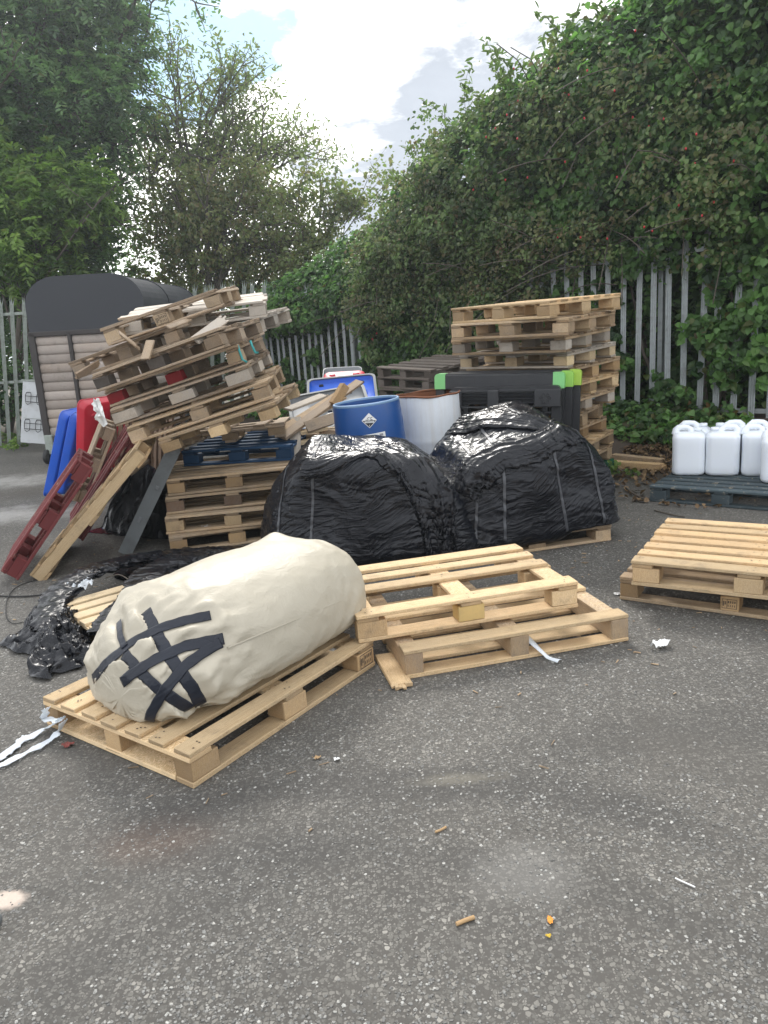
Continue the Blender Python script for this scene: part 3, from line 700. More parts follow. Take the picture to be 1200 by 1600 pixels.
# ------------------------------------------------------------------ shared surface tools
def bvh_of(o):
    M = o.matrix_world if o.parent is None else o.parent.matrix_world @ o.matrix_local
    me = o.data; return BVHTree.FromPolygons([M @ v.co for v in me.vertices], [tuple(p.vertices) for p in me.polygons])
def ribbon(name, bvh, centre, width, mat, parent, lift=0.003, thick=0.0015, n=None, wob=0.0, seed=0, step=0.012, across=6, relax=0):
    """a band laid on a surface: centre is a polyline of world points near the surface"""
    pts = [Vector(p) for p in centre]; rnd = random.Random(seed)
    seg = [0.0]
    for a, b_ in zip(pts, pts[1:]): seg.append(seg[-1] + (b_ - a).length)
    m = max(4, int(seg[-1] / step)); P = []
    for i in range(m + 1):
        s_ = seg[-1] * i / m; k = 0
        while k < len(pts) - 2 and seg[k + 1] < s_: k += 1
        f = (s_ - seg[k]) / max(seg[k + 1] - seg[k], 1e-9); P.append(pts[k].lerp(pts[k + 1], f))
    rows = []
    for i, p in enumerate(P):
        t = (P[min(i + 1, m)] - P[max(i - 1, 0)]).normalized()
        q, nr, _, _ = bvh.find_nearest(p)
        side = t.cross(nr).normalized()
        wd = (width(i / m) if callable(width) else width) * (1 + wob * math.sin(i * .9 + seed))
        row = []
        for j in range(across + 1):
            e = p + side * wd * (j / across - .5)
            q2, n2, _, _ = bvh.find_nearest(e)
            row.append(tuple(q2 + n2 * (lift + wob * .006 * math.sin(i * 1.3 + j * 2.1 + seed))))
        rows.append(row)
    G = np.array(rows)
    for _ in range(relax):
        H_ = G.copy(); H_[1:-1] = (G[:-2] + G[1:-1] * 2 + G[2:]) / 4; H_[:, 1:-1] = (H_[:, :-2] + H_[:, 1:-1] * 2 + H_[:, 2:]) / 4; G = H_
    if relax:
        for i in range(G.shape[0]):
            for j in range(G.shape[1]):
                q2, n2, _, dd = bvh.find_nearest(Vector(G[i, j]))
                if (Vector(G[i, j]) - q2).dot(n2) < lift: G[i, j] = q2 + n2 * lift
    mb = MB(); mb.grid(G.tolist())
    o = mb.build(name, mat, None, smooth=True)
    md = o.modifiers.new('thickness', 'SOLIDIFY'); md.thickness = thick; md.offset = 0
    if parent: o.parent = parent; o.matrix_parent_inverse = parent.matrix_world.inverted()
    return o
def pix_path(bvh, pix, sub=6):
    out = []
    for (a, b_), (c_, d_) in zip(pix, pix[1:]):
        for k in range(sub):
            f = k / sub; o, dr = view_ray(a + (c_ - a) * f, b_ + (d_ - b_) * f)
            h = bvh.ray_cast(o, dr)
            if h[0] is not None: out.append(h[0])
    o, dr = view_ray(*pix[-1]); h = bvh.ray_cast(o, dr)
    if h[0] is not None: out.append(h[0])
    return out

# ------------------------------------------------------------------ cream sack
def build_sack():
    """a full bulk bag lying on its side: rings along its length, flattened where it rests, gathered at the taped end"""
    root = thing('sack', 'big cream woven sack lying on a pallet, its end crossed with black tape', 'sack')
    A = np.array([-.851, 3.283]); u = np.array([math.cos(.946), math.sin(.946)]); v = np.array([-u[1], u[0]])
    # s, half width, height, sideways shift, lift of the lowest point
    K = [(-.60, .05, .12, .05, .03), (-.592, .15, .20, .05, .0), (-.56, .235, .27, .045, 0), (-.49, .285, .345, .04, 0), (-.40, .315, .43, .03, 0), (-.29, .335, .485, .02, 0), (-.12, .345, .505, .01, 0),
         (.10, .35, .515, .0, 0), (.30, .35, .52, .0, 0), (.44, .34, .505, .0, 0), (.53, .315, .46, .0, .01), (.585, .25, .37, .0, .05), (.612, .15, .25, .0, .11), (.62, .04, .10, .0, .19)]
    S = np.array([k[0] for k in K]); ns, nt_ = 150, 190
    ss = np.interp(np.linspace(0, 1, ns), np.linspace(0, 1, len(S)), S)
    def at(col): 
        y = np.interp(ss, S, [k[col] for k in K]); k_ = np.ones(5) / 5; return np.convolve(np.pad(y, 2, mode='edge'), k_, 'valid')
    hw, hh, sh, lf = at(1) * 1.09, at(2), at(3) - .075, at(4)
    th = np.linspace(0, 2 * PI, nt_, endpoint=False)
    c, s_ = np.cos(th), np.sin(th)
    e = .82
    X = np.sign(c) * np.abs(c) ** e; Z = np.sign(s_) * np.abs(s_) ** e
    Z = np.where(Z < 0, -np.abs(Z) ** .8, Z)
    V = np.zeros((ns, nt_, 3)); SSg = np.repeat(ss[:, None], nt_, 1); TH = np.repeat(th[None], ns, 0)
    lat = hw[:, None] * X[None] + sh[:, None]; hh = hh * .96; hgt = lf[:, None] + hh[:, None] * (0.42 + .58 * Z[None].clip(0) - .42 * (-Z[None]).clip(0))
    ss = ss * 1.06 + .095; SSg = np.repeat(ss[:, None], nt_, 1)
    V[..., 0] = A[0] + u[0] * SSg + v[0] * lat; V[..., 1] = A[1] + u[1] * SSg + v[1] * lat; V[..., 2] = .146 + hgt
    P = V.reshape(-1, 3)
    loc = np.stack([SSg.ravel(), lat.ravel(), hgt.ravel()], 1)
    # outward direction in the ring plane
    cen = np.stack([A[0] + u[0] * ss + v[0] * sh, A[1] + u[1] * ss + v[1] * sh, .146 + lf + hh * .42], 1)[:, None, :]
    out = V - cen; out /= np.linalg.norm(out, axis=2, keepdims=True) + 1e-9; out = out.reshape(-1, 3)
    endl = np.clip((-.07 - loc[:, 0]) / .35, 0, 1); endr = np.clip((loc[:, 0] - .4) / .3, 0, 1)
    low = np.clip(1 - loc[:, 2] / .25, 0, 1)
    ang = np.stack([SSg.ravel() * 2.2, TH.ravel() * 1.4, TH.ravel() * 0], 1)
    d0 = fbm(loc, 2.2, 2, 11) * .022; d = 0
    wv = fbm(loc, 3.0, 3, 4)[:, None]
    # gathers run along the bag towards its tied end; slack folds slant up from the deck
    d += ridged(np.stack([loc[:, 0] * 1.3, TH.ravel() * 1.0, 0 * TH.ravel()], 1) + wv * .35, 2.3, 3, 21) * (.003 + .022 * endl)
    d += ridged(np.stack([loc[:, 0] * 2.6 - loc[:, 2] * 2.2, loc[:, 0] * .5 + loc[:, 2] * 1.2, loc[:, 1]], 1) + wv * .12, 4.0, 2, 33) * (.0015 + .006 * low + .009 * endl + .003 * endr)
    d += ridged(loc * np.array([1.0, 1.0, 1.0]) + wv * .06, 13.0, 2, 43) * (.0006 + .006 * endl)
    keep = np.clip((P[:, 2] - .150) / .05, 0.1, 1)
    P = P + out * (d0 * keep)[:, None]; dr = d * keep
    # a pinched ear at the top of each end
    ear = np.exp(-((loc[:, 0] - .57) / .09) ** 2 - ((loc[:, 1] - .10) / .10) ** 2 - ((loc[:, 2] - .52) / .09) ** 2); P[:, 2] += ear * .05
    ear2 = np.exp(-((loc[:, 0] + .26) / .06) ** 2 - ((loc[:, 1] - .2) / .09) ** 2 - ((loc[:, 2] - .42) / .09) ** 2); P += out * (ear2 * .04)[:, None]
    i, j = np.meshgrid(np.arange(ns - 1), np.arange(nt_), indexing='ij'); j2 = (j + 1) % nt_
    F = np.stack([(i * nt_ + j).ravel(), (i * nt_ + j2).ravel(), ((i + 1) * nt_ + j2).ravel(), ((i + 1) * nt_ + j).ravel()], 1)
    P[:, 2] = np.maximum(P[:, 2], .1475)
    c0 = P[F[5000]].mean(0); nn_ = np.cross(P[F[5000][1]] - P[F[5000][0]], P[F[5000][2]] - P[F[5000][1]])
    if np.dot(nn_, c0 - P.mean(0)) < 0: F = F[:, ::-1]
    bv = BVHTree.FromPolygons([Vector(p) for p in P], [tuple(f) for f in F]); P0 = P.copy()
    tapes = [([(228, 955), (250, 1000), (268, 1030), (300, 1075), (318, 1108), (316, 1126)], .052), ([(194, 1022), (222, 1052), (250, 1078), (285, 1100), (308, 1114)], .05),
             ([(143, 1066), (165, 1038), (205, 1005), (250, 982), (290, 970), (329, 962)], .044), ([(192, 1066), (205, 1055), (245, 1030), (290, 1010), (349, 998)], .046),
             ([(230, 1138), (238, 1112), (258, 1078), (290, 1040), (320, 1018), (345, 1004)], .042), ([(188, 972), (190, 995), (196, 1012)], .03)]
    lines = [(pix_path(bv, px), wd) for px, wd in tapes]; marks = [pix_path(bv, px) for px in ([(260, 1122), (282, 1128), (303, 1128)], [(322, 1112), (345, 1106), (362, 1100)])]
    cl = np.array([tuple(p) for c_ in [l_[0] for l_ in lines] + marks for p in c_]); m_ = np.full(len(P), 9.0)
    for q in cl: m_ = np.minimum(m_, ((P - q) ** 2).sum(1))
    m_ = np.clip((np.sqrt(m_) - .022) / .035, 0, 1); m_ = m_ * m_ * (3 - 2 * m_)
    P = P + out * (dr * (m_ + (1 - m_) * .0) + .004 * m_)[:, None]; P[:, 2] = np.maximum(P[:, 2], .1475)
    n0 = len(P); caps = np.array([P[:nt_].mean(0), P[-nt_:].mean(0)]); P = np.vstack([P, caps])
    ca = [(n0, (k + 1) % nt_, k, k) for k in range(nt_)]; b_ = (ns - 1) * nt_
    cb = [(n0 + 1, b_ + k, b_ + (k + 1) % nt_, b_ + (k + 1) % nt_) for k in range(nt_)]
    # fan caps as separate triangles are merged in via degenerate-free quads: use every second vertex
    ca = [(n0, (k + 2) % nt_, (k + 1) % nt_, k) for k in range(0, nt_, 2)]; cb = [(n0 + 1, b_ + k, b_ + (k + 1) % nt_, b_ + (k + 2) % nt_) for k in range(0, nt_, 2)]
    F = np.vstack([F, np.array(ca), np.array(cb)])
    body = mesh_np('bag', P, F, M_SACK, root, smooth=True)
    for k, (c_, wd) in enumerate(lines):
        if len(c_) > 3: ribbon('tape', bv, c_, wd, M_TAPE, root, lift=.003 + .0012 * k, seed=k, wob=.04, thick=.0008, across=8, step=.01)
    for c_ in marks:
        if len(c_) > 3: ribbon('stripe', bv, c_, .022, M_SALMON, root, lift=.0025)
    c_ = pix_path(bv, [(355, 1012), (420, 985), (480, 960), (552, 930)])
    if len(c_) > 3: ribbon('seam', bv, c_, .006, M_SACK, root, lift=.006, thick=.003)
build_sack()

# ------------------------------------------------------------------ black bales
def bale(label, cx, cy, z0, yaw, half, hgt, prof, seed, pinch=0.0, foot=0.0):
    """shrink-wrapped load: cube-sphere blown out to a soft box, lumps, then the pulled creases of the film"""
    root = thing('bale', label, 'bale', (cx, cy, z0), (0, 0, yaw))
    N = 120; g_ = np.linspace(-1, 1, N); a, b_ = np.meshgrid(g_, g_, indexing='ij'); one = np.ones_like(a)
    faces = [(a, b_, one), (b_, a, -one), (one, a, b_), (-one, b_, a), (b_, one, a), (a, -one, b_)]
    VV, FF = [], []
    for k, (x, y, z) in enumerate(faces):
        VV.append(np.stack([x.ravel(), y.ravel(), z.ravel()], 1))
        i, j = np.meshgrid(np.arange(N - 1), np.arange(N - 1), indexing='ij'); q = (i * N + j).ravel() + k * N * N
        FF.append(np.stack([q, q + N, q + N + 1, q + 1], 1))
    V = np.vstack(VV); F = np.vstack(FF)
    p = 6.5; r = (np.abs(V) ** p).sum(1) ** (1 / p); S = V / r[:, None]
    S = S * (1 + .10 * (np.abs(V).min(1) > .97)[:, None] * 0)
    nrm = np.sign(S) * np.abs(S) ** (p - 1); nrm /= np.linalg.norm(nrm, axis=1, keepdims=True)
    P = S * np.array([half[0], half[1], 1.0])
    t = np.clip((S[:, 2] + 1) / 2, 0, 1)
    top = prof(S[:, 0], S[:, 1])                      # height of the load over its plan
    P[:, 2] = t * top
    squeeze = 1 - pinch * t ** 2
    P[:, 0] *= squeeze; P[:, 1] *= 1 - .6 * pinch * t ** 2
    L = P.copy()
    side = 1 - np.abs(nrm[:, 2])
    d = fbm(L, 2.0, 2, seed) * .062
    warp = fbm(L, 2.0, 3, seed + 3)[:, None] * .12
    # creases: shallow-sloped on the sides, crumpled on the top
    cr = ridged((L + warp) * np.array([.35, .35, 2.6]) + (L[:, 0] * .25)[:, None] * np.array([0, 0, 1]), 7.0, 3, seed + 7)
    ct = ridged((L + warp * .8) @ np.array([[.45, 0, 0], [.35, 1.7, 0], [0, 0, 1.7]]), 5.5, 3, seed + 9)
    dg = ridged((L + warp * .7) @ np.array([[.5, 0, 1.6], [0, .5, 0], [1.3, 0, .5]]), 4.2, 3, seed + 13)
    reg = np.clip(fbm(L, 1.5, 2, seed + 40) * 1.2 + .5, 0, 1)
    d += side * (cr * .007 * (.4 + reg) + dg * .013 * (1 - reg)) + (1 - side) * ct * .006
    d += ridged(L * np.array([.3, .3, 2.2]) + warp * .6 + (L[:, 0] * .35)[:, None] * np.array([0, 0, 1]), 20.0, 2, seed + 21) * .0022 * side
    d += ridged(L * np.array([.5, 1.6, 1.6]) + warp * .6, 16.0, 2, seed + 25) * .0018 * (1 - side)
    P = P + nrm * (d * np.clip(t * 6, .15, 1))[:, None]
    P[:, 2] = np.maximum(P[:, 2], .004)
    if foot: k_ = np.clip((L[:, 0] - .05) / .2, 0, 1); P[:, 2] = np.maximum(P[:, 2], foot * k_ * k_ * (3 - 2 * k_))
    o = mesh_np('wrap', P, F[:, ::-1] if False else F, M_WRAP, root, smooth=True)
    # weld the six faces
    import bmesh
    bm = bmesh.new(); bm.from_mesh(o.data); bmesh.ops.remove_doubles(bm, verts=bm.verts, dist=1e-5); bmesh.ops.recalc_face_normals(bm, faces=bm.faces); bm.to_mesh(o.data); bm.free()
    for pl in o.data.polygons: pl.use_smooth = True
    bpy.context.view_layer.update()
    M = root.matrix_world
    return root, o, BVHTree.FromPolygons([M @ v.co for v in o.data.vertices], [tuple(pl.vertices) for pl in o.data.polygons]), M
def band(root, bv, M, x0, x1, name='strap', width=.018, mat=M_STRAP, seed=0, y0=-1, zlo=.12, lift=.004):
    """strap over the front and the top: cast from outside on a slanting plane"""
    pts = []
    for k in range(44):
        a = -.2 + 1.9 * k / 43
        dirv = Vector((0, -math.cos(a), math.sin(a))); f = k / 43
        x = x0 + (x1 - x0) * f
        src = M @ (Vector((x, 0, .25)) + dirv * 2.5); tgt = M @ Vector((x, 0, .25))
        h = bv.ray_cast(src, (tgt - src).normalized())
        if h[0] is not None and (M.inverted() @ h[0]).z > zlo: pts.append(h[0])
    if len(pts) > 3: return ribbon(name, bv, pts, width, mat, root, lift=lift, thick=.002, seed=seed)
def flap(root, bv, pix, width, name='film_flap', seed=0, fold=.012):
    c_ = pix_path(bv, pix)
    pts = [Vector(p) for p in c_]
    for _ in range(14): pts = [pts[0]] + [(a + b_ * 2 + d_) / 4 for a, b_, d_ in zip(pts, pts[1:], pts[2:])] + [pts[-1]]
    pts = [bv.find_nearest(p)[0] for p in pts]
    for _ in range(4): pts = [pts[0]] + [(a + b_ * 2 + d_) / 4 for a, b_, d_ in zip(pts, pts[1:], pts[2:])] + [pts[-1]]
    seg = [0.0]
    for a, b_ in zip(pts, pts[1:]): seg.append(seg[-1] + (b_ - a).length)
    m = int(seg[-1] / .006); rows = []; nn = 64
    for i in range(m + 1):
        s_ = seg[-1] * i / m; k = 0
        while k < len(pts) - 2 and seg[k + 1] < s_: k += 1
        p = pts[k].lerp(pts[k + 1], (s_ - seg[k]) / max(seg[k + 1] - seg[k], 1e-9))
        q = pts[min(k + 5, len(pts) - 1)]; t = (q - pts[max(k - 5, 0)]).normalized()
        _, nr, _, _ = bv.find_nearest(p); side = t.cross(nr).normalized(); f = i / m
        wd = width(f); row = []
        for j in range(nn + 1):
            e = p + side * wd * (j / nn - .5) * (1 + .06 * math.sin(f * 13) + .03 * math.sin(f * 29 + 1))
            q2, n2, _, _ = bv.find_nearest(e); row.append((q2, n2, j / nn, f))
        rows.append(row)
    Q = np.array([tuple(r[0]) for row in rows for r in row]); Nn = np.array([tuple(r[1]) for row in rows for r in row])
    U = np.array([(r[2], r[3], 0) for row in rows for r in row])
    warp = fbm(U, 4, 3, seed)[:, None] * np.array([.06, .0, 0])
    h = ridged((U + warp) * np.array([1.0, .10, 1]), 6.0, 2, seed + 5) * fold + fbm(Q, 3, 2, seed + 8) * fold * .3
    edge = np.clip(np.minimum(U[:, 0], 1 - U[:, 0]) * 14, 0, 1)
    P = Q + Nn * (.008 + .005 * fbm(Q, 8, 2, seed + 2) + (np.maximum(h, -fold * .8) + fold * .8) * (.15 + .85 * edge))[:, None]
    mb = MB(); mb.grid(P.reshape(m + 1, nn + 1, 3).tolist())
    o = mb.build(name, M_FLAP, None, smooth=True)
    md = o.modifiers.new('thickness', 'SOLIDIFY'); md.thickness = .0015
    o.parent = root; o.matrix_parent_inverse = root.matrix_world.inverted()
    return o
def prof_left(x, y):
    return np.interp(x, [-1, -.85, -.58, -.2, .14, .5, .8, .96, 1], [.60, .73, .86, .87, .855, .77, .66, .50, .44]) + .05 * y
def prof_right(x, y):
    return np.interp(x, [-1, -.8, -.35, .1, .38, .64, .86, 1], [.58, .72, .86, .93, .93, .86, .73, .60]) + .06 * y
rootL, wL, bvL, ML = bale('black film bale on the left with a loose flap hanging down its front', -.12, 5.48, .004, .0, (.775, .50), .85, prof_left, 3, .14)
for x0, x1, sd_ in ((-.66, -.52, 1), (-.42, -.30, 2), (.50, .42, 3)): band(rootL, bvL, ML, x0, x1, seed=sd_)
flap(rootL, bvL, [(572, 697), (620, 712), (660, 738), (680, 780), (686, 830), (690, 872)], lambda f: .58 - .38 * min(1, f * 1.1) + .03 * math.sin(f * 9), seed=4, fold=.016)
flap(rootL, bvL, [(470, 735), (520, 722), (575, 706), (640, 702)], lambda f: .13 + .07 * math.sin(f * 3), seed=14, fold=.008, name='film_fold')
rootR, wR, bvR, MR = bale('taller black film bale on the right, strapped to a tan pallet', 1.02, 5.70, .012, .20, (.71, .54), .85, prof_right, 31, .13, foot=.125)
for x0, x1, sd_ in ((-.50, -.40, 1), (-.30, -.24, 2), (.18, .02, 3), (.50, .34, 4)): band(rootR, bvR, MR, x0, x1, seed=sd_, width=.02)
flap(rootR, bvR, [(720, 770), (745, 720), (790, 705), (840, 700), (890, 672)], lambda f: .30 + .06 * math.sin(f * 7), seed=24, fold=.010, name='film_fold')
flap(rootR, bvR, [(700, 668), (760, 660), (830, 655), (900, 690)], lambda f: .26 - .1 * f, seed=27, fold=.008, name='film_fold')

# ------------------------------------------------------------------ loose black film
def crumple(P0, seed, amp=.03, lift=.02):
    """crumpled sheet from a plan outline grid (n,m,3)"""
    n, m, _ = P0.shape; P = P0.reshape(-1, 3).copy()
    uu, vv = np.meshgrid(np.linspace(0, 1, n), np.linspace(0, 1, m), indexing='ij')
    w_ = fbm(P, 5, 3, seed)[:, None] * .06
    h = ridged(P + w_, 7, 4, seed + 2, .6) * amp + ridged((P + w_) * np.array([1, .5, 1]), 20, 3, seed + 5, .6) * amp * .35
    e = np.clip(np.minimum(np.minimum(uu, 1 - uu), np.minimum(vv, 1 - vv)) * 8, 0, 1).ravel()
    P[:, 2] += np.maximum(h + amp * .5, -P0.reshape(-1, 3)[:, 2] * 0 - .0) * (.25 + .75 * e) + lift * e
    P[:, :2] += np.stack([fbm(P, 9, 3, seed + 7), fbm(P, 9, 3, seed + 8)], 1) * .03
    return P.reshape(n, m, 3)
def film_heap():
    root = thing('film_heap', 'crumpled heap of loose black film on the ground left of the cream sack', 'plastic film')
    outline = [on_ground(x, y) for x, y in ((8, 1012), (30, 985), (62, 960), (105, 945), (140, 985), (150, 1012), (150, 1040), (118, 1046), (90, 1058), (40, 1058), (75, 1035), (35, 1022))]
    c_ = sum(outline, Vector()) / len(outline)
    for layer in range(3):
        n, m = 150, 60; G = np.zeros((n, m, 3))
        for i in range(n):
            a = i / n * len(outline); k = int(a); f = a - k
            f = f * f * (3 - 2 * f)
            e = outline[k % len(outline)].lerp(outline[(k + 1) % len(outline)], f)
            for j in range(m):
                r_ = j / (m - 1) * (1.0 - .22 * layer) * (1 + .08 * math.sin(i * .37 + layer) )
                p = c_.lerp(e, r_); q = j / (m - 1)
                G[i, j] = (p.x + .03 * layer, p.y + .03 * layer, .004 + (.085 + .035 * layer) * (1 - q ** 1.6) * (.75 + .25 * math.sin(i * .11 + layer * 2)))
        P = crumple(G, 50 + layer * 9, .03, .0); P[:, :, 2] = np.maximum(P[:, :, 2], .003)
        P[0] = P[-1]
        mb = MB(); mb.grid(P.tolist()); mb.build('film_layer', M_FLAP, root, smooth=True)
film_heap()
def film_rope(label, path, rad, seed, name='film_strip', flat=.5):
    """a swath of film twisted into a thick loose rope"""
    pts = [Vector(p) for p in path]; seg = [0.0]
    for a, b_ in zip(pts, pts[1:]): seg.append(seg[-1] + (b_ - a).length)
    m = int(seg[-1] / .008); ns = 46; C_, T_ = [], []
    for i in range(m + 1):
        s_ = seg[-1] * i / m; k = 0
        while k < len(pts) - 2 and seg[k + 1] < s_: k += 1
        f = (s_ - seg[k]) / max(seg[k + 1] - seg[k], 1e-9)
        p0, p1, p2, p3 = pts[max(k - 1, 0)], pts[k], pts[k + 1], pts[min(k + 2, len(pts) - 1)]
        q = .5 * ((2 * p1) + (p2 - p0) * f + (2 * p0 - 5 * p1 + 4 * p2 - p3) * f * f + (3 * p1 - p0 - 3 * p2 + p3) * f ** 3)
        C_.append(q)
    rows = []; 
    for i, q in enumerate(C_):
        t = (C_[min(i + 1, m)] - C_[max(i - 1, 0)]).normalized(); up = Vector((0, 0, 1)); sd_ = t.cross(up).normalized(); u2 = sd_.cross(t)
        r_ = rad(i / m); rows.append([q + (sd_ * math.cos(2 * PI * k / ns) + u2 * flat * math.sin(2 * PI * k / ns)) * r_ for k in range(ns)])
    P = np.array([[tuple(p) for p in r_] for r_ in rows]); Q = P.reshape(-1, 3); cc = np.repeat(np.array([tuple(c__) for c__ in C_])[:, None], ns, 1).reshape(-1, 3)
    o_ = Q - cc; ln = np.linalg.norm(o_, axis=1, keepdims=True) + 1e-9
    ii, kk = np.meshgrid(np.arange(m + 1) * .008, np.arange(ns) / ns * 2 * PI, indexing='ij')
    tw = np.stack([ii.ravel() * 2.0, np.cos(kk + ii * 3).ravel() * .5, np.sin(kk + ii * 3).ravel() * .5], 1)
    h = ridged(tw, 3.0, 3, seed) * .35 + ridged(Q, 16, 3, seed + 3) * .25
    Q = Q + o_ / ln * h[:, None] * ln * .9
    Q[:, 2] = np.maximum(Q[:, 2], .003)
    mb = MB(); mb.grid(Q.reshape(m + 1, ns, 3).tolist(), closed_v=True, flip=True)
    return tag(mb.build(name, M_FLAP, None, smooth=True), label, 'plastic film', 'loose strips of black film')
zt = .165
film_rope('long twisted strip of black film from the heap up towards the straight pallet stack', [on_ground(72, 985, .1), on_ground(88, 935, .16), on_ground(130, 900, .2), on_ground(185, 880, .18), on_ground(250, 868, .1), on_ground(310, 862, .06), on_ground(390, 858, .04)], lambda f: .055 + .03 * math.sin(f * PI), 5, flat=.28)
film_rope('strip of black film lying across the small pallet behind the sack', [on_ground(160, 990, .17), on_ground(185, 960, .20), on_ground(215, 925, .21), on_ground(245, 890, .22), on_ground(300, 872, .2), on_ground(380, 862, .05)], lambda f: .06 + .035 * math.sin(f * 2.6), 8, flat=.26)
film_rope('flat dark film trailing under the foot of the straight pallet stack', [on_ground(200, 905, .02), on_ground(240, 885, .04), on_ground(300, 876, .04), on_ground(360, 874, .04), on_ground(440, 880, .03)], lambda f: .10 + .03 * math.sin(f * 9), 12, flat=.2)

def film_sheet():
    c0, c1, c2, c3 = at_depth(120, 884, 6.9), at_depth(264, 866, 6.3), at_depth(262, 742, 6.35), at_depth(215, 716, 7.0); n = 60; G = np.zeros((n, n, 3))
    for i in range(n):
        for j in range(n): G[i, j] = c0.lerp(c1, i / (n - 1)).lerp(c3.lerp(c2, i / (n - 1)), j / (n - 1))
    Q = G.reshape(-1, 3); Q[:, 1] += ridged(Q * np.array([1, 1, .3]), 7, 3, 77) * .03; Q[:, 0] += fbm(Q, 5, 2, 78) * .02; Q[:, 2] = np.maximum(Q[:, 2], .004)
    mb = MB(); mb.grid(Q.reshape(n, n, 3).tolist()); o = mb.build('film_sheet', M_FLAP, None, smooth=True); md = o.modifiers.new('thickness', 'SOLIDIFY'); md.thickness = .002
    tag(o, 'sheet of black film hanging beside the straight stack, behind the grey plastic pallet', 'plastic film')
film_sheet()
# ------------------------------------------------------------------ drums
def text_mesh(txt, size):
    cu = bpy.data.curves.new('lettering', 'FONT'); cu.body = txt; cu.size = size; cu.align_x = 'CENTER'; cu.align_y = 'CENTER'
    o = bpy.data.objects.new('lettering', cu); COL.objects.link(o); bpy.context.view_layer.update()
    me = bpy.data.meshes.new_from_object(o.evaluated_get(bpy.context.evaluated_depsgraph_get()))
    V = [tuple(v.co) for v in me.vertices]; F = [tuple(p.vertices) for p in me.polygons]
    bpy.data.objects.remove(o); bpy.data.curves.remove(cu); bpy.data.meshes.remove(me); return V, F
class Decal:
    """flat artwork (x along, y up, in metres) wrapped onto a cylinder of radius r at angle a0, height z0"""
    def __init__(s, r, a0, z0, rot=0.0): s.r, s.a0, s.z0, s.rot = r, a0, z0, rot; s.mb = MB()
    def pt(s, x, y, lift):
        c, n = math.cos(s.rot), math.sin(s.rot); x, y = x * c - y * n, x * n + y * c
        a = s.a0 + x / s.r; return ((s.r + lift) * math.cos(a), (s.r + lift) * math.sin(a), s.z0 + y)
    def poly(s, pts, lift, mi): s.mb.poly([s.pt(x, y, lift) for x, y in pts], None, (.5, .5), mi)
    def strip(s, x0, x1, lo, hi, lift, mi, n=10):
        for k in range(n):
            a, b_ = x0 + (x1 - x0) * k / n, x0 + (x1 - x0) * (k + 1) / n
            q = [(a, lo(a)), (b_, lo(b_)), (b_, hi(b_)), (a, hi(a))]; s.poly(q, lift, mi)
    def text(s, txt, size, x, y, lift, mi):
        V, F = text_mesh(txt, size)
        for f in F: s.poly([(V[i][0] + x, V[i][1] + y) for i in f], lift, mi)
def drum_blue():
    root = thing('plastic_drum', 'blue open-topped plastic drum with a corrosive hazard diamond', 'drum', (-.02, 6.36, .0), (math.radians(1.0), math.radians(-3.5), 0))
    R, H = .292, 1.085
    body = MB(); prof = [(.27, 0), (.29, .03), (.297, .08), (.297, .30), (.302, .33), (.302, .36), (.297, .39), (.296, .62), (.299, .66), (.296, .70), (.294, .90), (.285, 1.05), (.281, H - .012), (.277, H), (.270, H), (.267, H - .02), (.278, .95), (.284, .5), (.27, .04), (.0, .03)]
    body.lathe(prof, 56); b_ = body.build('body', M_DRUMBLUE, root, smooth=True)
    lip = MB(); lip.lathe([(.2815, H - .016), (.2845, H - .006), (.282, H + .004), (.272, H + .006), (.266, H + .002), (.266, H - .014)], 56); lip.build('rim', plain('worn_rim', (.16, .27, .42), .5), root, smooth=True)
    a0 = math.atan2(-1, .0) + .04
    d_ = Decal(.2925, a0, .955, math.radians(-4)); h = .062; k = .9
    tri = lambda x: h - abs(x)
    d_.strip(-h, h, lambda x: -(h - abs(x)), lambda x: h - abs(x), .0015, 0)
    q = .056; d_.strip(-q, q, lambda x: -(q - abs(x)), lambda x: min(.0, q - abs(x)) , .0022, 1)
    for x in (-.018, .006): d_.poly([(x, .021), (x + .02, .029), (x + .022, .025), (x + .002, .017)], .0022, 1)     # tilted tubes
    for x, y in ((-.014, .012), (-.009, .009), (.012, .014), (.016, .010)): d_.poly([(x, y), (x + .003, y), (x + .003, y + .005), (x, y + .005)], .0022, 1)
    d_.poly([(-.03, .003), (-.006, .003), (-.006, .008), (-.03, .008)], .0022, 1)
    d_.poly([(.004, .002), (.03, .002), (.026, .008), (.012, .008), (.004, .005)], .0022, 1)
    d_.strip(-.038, .038, lambda x: -.019, lambda x: -.005, .0028, 0)
    d_.text('CORROSIVE', .0125, 0, -.012, .0034, 1); d_.text('8', .018, 0, -.041, .0030, 0)
    d_.mb.build('hazard_label', [M_PAPER, M_INK], root)
    d2 = Decal(.2965, a0 + .07, .80, math.radians(2))
    d2.strip(-.10, .10, lambda x: -.045, lambda x: .045, .0018, 0, 14)
    for y in (.030, .022): d2.strip(-.085, .02 if y > .025 else -.02, lambda x: y - .003, lambda x: y + .001, .0026, 1)
    for y in (.008, -.002, -.012): d2.strip(-.085, .085, lambda x: y - .001, lambda x: y + .0005, .0026, 1)
    d2.strip(.05, .08, lambda x: .016, lambda x: .034, .0026, 1)
    d2.mb.build('paper_label', [M_PAPER, plain('label_print', (.25, .25, .27), .7)], root)
drum_blue()
